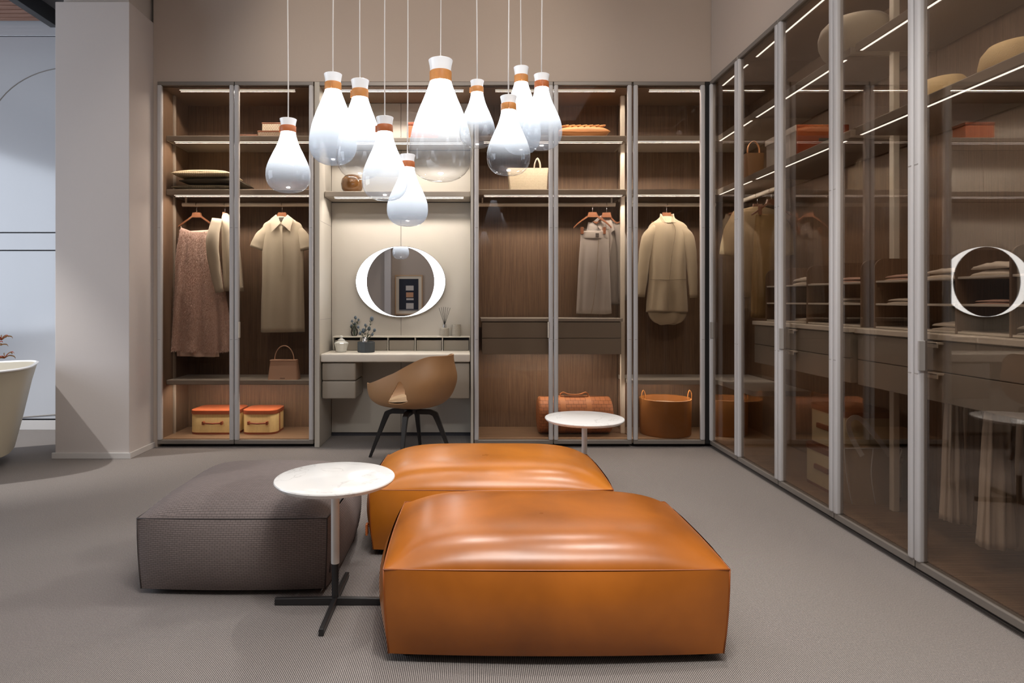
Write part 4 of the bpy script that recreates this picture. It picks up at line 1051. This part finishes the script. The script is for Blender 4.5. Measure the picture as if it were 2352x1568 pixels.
# folded cloths on the trays
def folded(y0, y1, z, m_, lab, h=.022):
    t = thing('folded_cloth', lab, 'cloth', (2.18, (y0+y1)/2, z), 'folded cloths on the trays')
    for k in range(2):
        n = 14; bm = new(); rnd = random.Random(int(y0*1000)+k)
        hh = h/2; x0, x1 = XR+.185, XR+.40; pts = []
        g = [[bm.verts.new((x0+(x1-x0)*i/6, y0+.008*k+(y1-y0-.016*k)*j/n, z+hh*k+hh*(sin(pi*j/n)**.35 if 0 < j < n else 0)*(.75+.25*rnd.random())*(1 if i else .55))) for j in range(n+1)] for i in range(7)]
        g2 = [[bm.verts.new((x0+(x1-x0)*i/6, y0+.008*k+(y1-y0-.016*k)*j/n, z+hh*k*.9)) for j in range(n+1)] for i in range(7)]
        for i in range(6):
            for j in range(n):
                bm.faces.new((g[i][j], g[i+1][j], g[i+1][j+1], g[i][j+1])); bm.faces.new((g2[i][j], g2[i][j+1], g2[i+1][j+1], g2[i+1][j]))
        for j in range(n): bm.faces.new((g[0][j], g[0][j+1], g2[0][j+1], g2[0][j])); bm.faces.new((g[6][j], g2[6][j], g2[6][j+1], g[6][j+1]))
        bmesh.ops.remove_doubles(bm, verts=bm.verts, dist=.0001)
        obj('fold', bm, M[m_], t, smooth=True)
T3, T2, T1 = 1.252, 1.138, 1.022
folded(3.84, 4.06, T3, 'towel', 'thick white folded cloth, top tray, farthest from camera', .05)
folded(3.40, 3.62, T3, 'pinktowel', 'blush folded cloth on the top tray, beside the drawer end', .03)
folded(3.50, 3.66, T2, 'towel', 'white folded cloth on the middle tray of the farther set', .03)
folded(3.86, 4.04, T1, 'towel', 'thin white folded cloth on the bottom tray of the farther set', .02)
folded(2.97, 3.16, T3, 'pinktowel', 'thin blush folded cloth on the top tray of the nearer set', .03)
folded(2.70, 2.89, T3, 'towel', 'white folded cloth on the top tray, middle of the nearer set', .045)
folded(2.42, 2.62, T3, 'towel', 'thick white folded cloth on the top tray in front of the mirror reflection', .06)
folded(2.97, 3.14, T2, 'towel', 'pale folded cloth on the middle tray of the nearer set', .028)
folded(2.66, 2.84, T1, 'towel', 'pale folded cloth on the bottom tray of the nearer set', .04)
folded(2.44, 2.60, T2, 'pinktowel', 'thin blush folded cloth on the middle tray nearest the camera', .02)
folded(2.20, 2.40, T1, 'checker' if False else 'greybox', 'grey folded cloth on the bottom tray nearest the camera', .05)

# ------------------------------------------------------------------ niche and desk objects
yv = 5.24; c = Vector((PX(809, yv), yv, 2.036))
t = thing('amber_vase', 'round amber glass vase on the alcove shelf, seen through pendants', 'vase', c)
bm = new(); lathe(bm, [(.03, 0), (.06, .006), (.085, .04), (.092, .08), (.085, .12), (.06, .15), (.03, .158), (.028, .15), (.005, .14)], c, 40); obj('vase_body', bm, M['amber'], t, smooth=True)
yv = 5.22
t = thing('orange_box', 'small orange leather box on the upper alcove shelf', 'box', (PX(975, yv), yv, 2.470))
obj('box_body', box(new(), PX(940, yv), PX(1006, yv), yv-.06, yv+.08, 2.470, 2.585, .004), M['lid'], t)
obj('box_lid', box(new(), PX(939, yv), PX(1007, yv), yv-.063, yv+.083, 2.585, 2.61, .004), M['lidrim'], t)

yj = 5.13; c = Vector((PX(784, yj), yj, ZD))
t = thing('crystal_jar', 'cut crystal jar with a stopper at the left end of the desk', 'jar', c)
bm = new(); lathe(bm, [(.034, 0), (.040, .004), (.046, .03), (.058, .072), (.056, .078), (.030, .092), (.026, .096)], c, 12); obj('jar_body', bm, M['cut'], t)
bm = new(); lathe(bm, [(.026, .096), (.030, .100), (.012, .110), (.010, .116), (.016, .122), (.014, .132), (.004, .136)], c, 12); obj('stopper', bm, M['cut'], t)
yp = 5.13; c = Vector((PX(841, yp), yp, ZD))
t = thing('thistle_planter', 'dark slate planter with blue thistles on the desk', 'plant', c)
bm = new(); lathe(bm, [(.066, 0), (.070, .004), (.071, .084), (.066, .086), (.062, .07), (.01, .07)], c, 12); obj('planter', bm, M['planter'], t)
bm = new(); lathe(bm, [(.022, .07), (.026, .12), (.025, .12), (.021, .075)], (c.x-.012, c.y, c.z), 20, cap0=False, cap1=False); obj('metal_collar', bm, M['hook'], t, smooth=True)
def thistles(root, base, heads, seed):
    rnd = random.Random(seed)
    for k, (dx, dz, r_) in enumerate(heads):
        top = base+Vector((dx, rnd.uniform(-.03, .03), dz))
        bm = new(); _tube(bm, catmull([base+Vector((dx*.15, 0, 0)), base+Vector((dx*.4, 0, dz*.5)), top], 5), .002, 6); st = obj('stem', bm, M['leaf'], root, smooth=True)
        bm = new(); bmesh.ops.create_icosphere(bm, subdivisions=2, radius=r_)
        for v in bm.verts: v.co = Vector((v.co.x, v.co.y, v.co.z*1.3))*(1+.12*rnd.random())
        bmesh.ops.translate(bm, verts=bm.verts, vec=top)
        for j in range(12):      # spiky bracts
            a = 2*pi*j/12; d = Vector((cos(a), sin(a), rnd.uniform(-.1, .5))).normalized(); s = Vector((-sin(a), cos(a), 0))*.0045
            b0 = top-Vector((0, 0, r_*.9)); v = [bm.verts.new(q) for q in (b0-s, b0+s, b0+d*r_*3.0)]; bm.faces.new(v)
        obj('thistle_head', bm, M['thistle'], st)
        for j in range(9):
            z = rnd.uniform(.25, .9); a = rnd.uniform(0, 6.28); p = base+Vector((dx*z, 0, dz*z)); d = Vector((cos(a), sin(a)*.6, rnd.uniform(.1, .7)))*rnd.uniform(.02, .04); s = Vector((-sin(a), cos(a), 0))*.005
            bm = new(); v = [bm.verts.new(q) for q in (p, p+d*.4+s, p+d, p+d*.4-s)]; bm.faces.new(v); bmesh.ops.solidify(bm, geom=bm.faces[:], thickness=.0008); obj('leaf', bm, M['leaf'], st)
thistles(t, c+Vector((0, 0, .07)), [(.045, .20, .015), (-.02, .105, .015), (.02, .12, .013), (.07, .11, .011), (-.06, .135, .010), (-.045, .085, .011), (.055, .075, .010), (-.005, .15, .009)], 5)
yo = 5.33; c = Vector((PX(814, yo), yo, .853))
t = thing('thistle_vase', 'small clear glass vase with thistles on the pigeonhole strip', 'vase', c)
bm = new(); lathe(bm, [(.018, 0), (.024, .004), (.030, .03), (.026, .055), (.014, .07), (.016, .08)], c, 24, cap1=False); obj('vase_body', bm, M['clear'], t, smooth=True)
thistles(t, c+Vector((0, 0, .006)), [(.012, .15, .011), (-.015, .12, .009), (.03, .13, .008), (-.03, .08, .009), (.0, .095, .010)], 8)
c = Vector((PX(1021, yo), yo, .853))
t = thing('reed_diffuser', 'silver-topped woven reed diffuser with black sticks', 'diffuser', c)
M['mesh'] = weave('silver_lattice', (186, 178, 164), (66, 60, 54), 60, .4, .6, .5, .5, .5, 'XZ')
bm = new(); lathe(bm, [(.036, 0), (.038, .003), (.038, .066), (.030, .070)], c, 28); obj('bottle', bm, M['mesh'], t, smooth='auto')
bm = new(); lathe(bm, [(.012, .070), (.015, .072), (.015, .096), (.012, .098)], c, 20); obj('metal_neck', bm, M['hook'], t, smooth='auto')
for k in range(6):
    a = radians(-17+7*k); bm = new(); _tube(bm, [c+Vector((0, (k % 3-1)*.004, .09)), c+Vector((sin(a)*.155, (k % 3-1)*.02, .09+cos(a)*.155))], .0016, 6); obj('reed', bm, M['ebony'], t)
c = Vector((PX(1048, yo), yo, .853))
t = thing('candle_jar', 'open silver lattice candle jar right of the reed diffuser', 'candle', c)
bm = new(); lathe(bm, [(.036, 0), (.037, .003), (.037, .098), (.034, .098), (.033, .080), (.004, .080)], c, 28); obj('jar_body', bm, M['mesh'], t, smooth='auto')
bm = new(); lathe(bm, [(.032, .080), (.032, .084), (.002, .084)], c, 20); obj('wax', bm, M['ivory'], t)

# ------------------------------------------------------------------ chair
ch = thing('swivel_chair', 'tan leather bucket chair with black legs at the desk', 'chair', (-.43, 4.60, 0))
cc = Vector((-.41, 4.56, .385))
fa = radians(150)                       # the way the sitter faces
fx = Vector((cos(fa), sin(fa), 0)); fy = Vector((-sin(fa), cos(fa), 0))
NT, NR = 180, 60
def hr(th):   # th = 0 at the front
    a = abs((th+pi) % (2*pi)-pi)
    base = .065+.115*sstep(radians(12), radians(42), a)
    return base+.205*sstep(radians(45), radians(150), a)
def sp_(th, t):
    h_ = hr(th); a = abs((th+pi) % (2*pi)-pi)
    q = 1-(1-t)**2.1
    rho = q**.80
    rx = .325 if a < pi/2 else .30; ry = .285
    ex = 1+.03*sin(2*a)**2
    z = h_*t**2.5
    curl = .045*sstep(.72, 1.0, t)**1.5*sstep(radians(95), radians(140), a)
    lean = .055*sstep(radians(100), pi, a)*t**2
    tuck = -.02*t**3*sstep(radians(60), radians(100), a)*(1-sstep(radians(120), pi, a))
    co, si = cos(th), sin(th)
    co = math.copysign(abs(co)**.88, co); si = math.copysign(abs(si)**.88, si)
    return cc+fx*((rx+tuck-curl)*rho*co*ex-lean)+fy*(ry+tuck-curl)*rho*si*ex+Vector((0, 0, z))
bm = new(); gg = []
for i in range(NT):
    th = 2*pi*i/NT; gg.append([bm.verts.new(sp_(th, .10+.90*j/NR)) for j in range(NR+1)])
cen = bm.verts.new(cc)
for i in range(NT):
    k = (i+1) % NT; bm.faces.new((cen, gg[i][0], gg[k][0]))
    th = degs = ((i+.5)*360/NT+180) % 360-180
    for j in range(NR):
        t_ = .10+.90*(j+.5)/NR; a = abs(degs)
        lo_, hi_ = .52, .88
        if lo_ < t_ < hi_:
            q = (t_-lo_)/(hi_-lo_); wdt = 15*min(1, q*6+.4)*(1-q)**.7
            if abs(a-(97+5*q)) < wdt: continue
        bm.faces.new((gg[i][j], gg[k][j], gg[k][j+1], gg[i][j+1]))
for _ in range(6): bmesh.ops.smooth_vert(bm, verts=[v for v in bm.verts if v.is_boundary and min((v.co-g_[NR].co).length for g_ in gg) > .004], factor=.5, use_axis_x=True, use_axis_y=True, use_axis_z=True)
bmesh.ops.recalc_face_normals(bm, faces=bm.faces)
bmesh.ops.solidify(bm, geom=bm.faces[:], thickness=.010)
obj('seat_shell', bm, M['tan'], ch, smooth='auto')
bm = new(); rings = []
for (t_, dz) in ((.52, .012), (.50, .024), (.42, .030), (.25, .028), (.05, .026)):
    rings.append([sp_(2*pi*i/48, t_)+Vector((0, 0, dz)) for i in range(48)])
loft(bm, rings, True, True, True); obj('seat_cushion', bm, M['seatpad'], ch, smooth=True)
bm = new(); lathe(bm, [(.045, .335), (.05, .34), (.05, .36), (.09, .372), (.10, .384)], (-.43, 4.60, 0), 28); obj('swivel_hub', bm, M['ebony'], ch, smooth='auto')
for k in range(4):
    a = radians(172+90*k); d = Vector((cos(a), sin(a), 0)); s = Vector((-sin(a), cos(a), 0)); b0 = Vector((-.43, 4.60, 0)); rings = []
    for (r_, z, wd, hh) in ((.02, .345, .022, .016), (.14, .345, .019, .017), (.178, .330, .018, .020), (.20, .28, .016, .018), (.31, .0, .009, .010)):
        p = b0+d*r_+Vector((0, 0, z)); up = Vector((0, 0, 1)) if r_ < .15 else (Vector((0, 0, .55))+d*.8).normalized()
        if r_ > .29: up = d*1.0
        rings.append([p+s*wd+up*hh, p-s*wd+up*hh, p-s*wd-up*hh, p+s*wd-up*hh])
    bm = new(); loft(bm, rings); bmesh.ops.bevel(bm, geom=[e for e in bm.edges], offset=.003, segments=2, affect='EDGES'); obj('leg', bm, M['ebony'], ch, smooth='auto')

# ------------------------------------------------------------------ bathtub and flowers
ax = Vector((-.88, -.47, 0)).normalized(); bx_ = Vector((.47, -.88, 0)).normalized()
tc_ = Vector((-3.90, 4.13, 0))
def se(a, b, z, dx=0, n=88, e=4.2):
    out = []
    for i in range(n):
        th = 2*pi*i/n; u = math.copysign(abs(cos(th))**(2/e), cos(th)); v = math.copysign(abs(sin(th))**(2/e), sin(th))
        out.append(tc_+ax*(a*u+dx)+bx_*(b*v)+Vector((0, 0, z+.02*u*u)))
    return out
t = thing('bathtub', 'freestanding cream bathtub with a white inside at the left edge', 'bathtub', tc_)
bm = new(); loft(bm, [se(.70, .30, .055), se(.74, .33, .075), se(.79, .39, .30), se(.84, .44, .55), se(.87, .465, .665), se(.875, .47, .672)]); obj('tub_shell', bm, M['tub'], t, smooth='auto')
bm = new(); loft(bm, [se(.878, .473, .668), se(.880, .475, .676), se(.865, .460, .682), se(.80, .39, .60), se(.70, .31, .30), se(.5, .2, .20)], cap0=False, cap1=False)
loft(bm, [se(.5, .2, .20), se(.01, .01, .19)], cap0=False) ; obj('tub_basin', bm, M['tubin'], t, smooth='auto')
for u, v in ((-.5, -.2), (-.5, .2), (.5, -.2), (.5, .2)):
    p = tc_+ax*u+bx_*v; bm = new(); lathe(bm, [(.035, 0), (.04, .07)], (p.x, p.y, 0), 16); obj('foot', bm, M['black'], t)
tv = Vector((-2.86, 3.28, 0))
t = thing('round_stool', 'small round table just outside the left edge carrying the flowers', 'table', tv)
bm = new(); lathe(bm, [(.15, .50), (.155, .51), (.155, .525), (.15, .53)], tv, 40); obj('tabletop', bm, M['char'], t, smooth='auto')
bm = new(); lathe(bm, [(.12, 0), (.12, .01), (.014, .03), (.014, .50)], tv, 24); obj('column', bm, M['char'], t, smooth='auto')
fv = tv+Vector((.02, 0, .53))
t = thing('flower_vase', 'orange spidery flowers reaching in from the left edge', 'flowers', fv)
bm = new(); lathe(bm, [(.03, 0), (.05, .01), (.06, .06), (.03, .14), (.022, .18), (.028, .20)], fv, 28, cap1=False); obj('vase', bm, M['planter'], t, smooth=True)
rnd = random.Random(12)
for (px, py) in ((4, 780), (10, 822), (-30, 760), (-10, 800)):
    top = P(px, py, 3.28+rnd.uniform(-.04, .04))
    bm = new(); _tube(bm, catmull([fv+Vector((0, 0, .05)), fv+Vector((.02, 0, .22)), fv.lerp(top, .7)+Vector((0, 0, .12)), top], 6), .0022, 6); st = obj('stem', bm, M['stem'], t, smooth=True)
    for k in range(7):
        a = 2*pi*k/7+rnd.random()*.5; d = Vector((cos(a), .5*sin(a), .5*sin(a*1.3)+.2)).normalized(); L_ = rnd.uniform(.035, .055)
        bm = new(); ribbon(bm, catmull([top, top+d*L_*.5+Vector((0, 0, .008)), top+d*L_+Vector((0, 0, -.002)), top+d*L_*1.15+Vector((0, 0, -.014))], 4), (-sin(a), .3, cos(a)), .006, .0012); obj('petal', bm, M['petal' if k % 2 else 'stem'], st)

# ------------------------------------------------------------------ framed picture seen in the mirror
M['oakframe'] = pm('light_wood_frame', (196, 160, 124), .5)
M['mount'] = pm('cream_mount', (220, 208, 190), .8)
M['inkdark'] = pm('ink_blue_print', (32, 34, 48), .7)
M['inkpale'] = pm('pale_print', (198, 190, 184), .7)
M['inkpeach'] = pm('peach_print', (196, 146, 112), .7)
px0 = -1.27; yr = -2.36; z0 = .86; z1 = 1.68; wq = .285
t = thing('framed_print', 'framed dark abstract building print reflected in the round mirror', 'picture', (px0, yr, z0))
bm = new()
box(bm, px0-wq, px0-wq+.022, yr-.03, yr, z0, z1); box(bm, px0+wq-.022, px0+wq, yr-.03, yr, z0, z1); box(bm, px0-wq+.022, px0+wq-.022, yr-.03, yr, z1-.022, z1); box(bm, px0-wq+.022, px0+wq-.022, yr-.03, yr, z0, z0+.022)
bmesh.ops.remove_doubles(bm, verts=bm.verts, dist=.0005)
obj('picture_frame', bm, M['oakframe'], t)
obj('mount', box(new(), px0-wq+.02, px0+wq-.02, yr-.026, yr-.012, z0+.02, z1-.02), M['mount'], t)
obj('print', box(new(), px0-.20, px0+.20, yr-.013, yr-.009, z0+.08, z1-.08), M['inkdark'], t)
for (a, b_, c_, d_, m_) in ((-.06, .10, .50, .60, 'inkpale'), (-.055, .095, .36, .46, 'inkpeach'), (-.05, .10, .30, .34, 'inkpale'), (-.055, .10, .12, .24, 'inkpale'), (-.2, .2, .09, .10, 'inkpale')):
    obj('printed_block', box(new(), px0+a, px0+b_, yr-.0095, yr-.008, z0+c_, z0+d_), M[m_], t)
struct('trim_2', box(new(), -1.75, -1.62, -2.40, -2.2, 0, 3.8), M['pillar'])
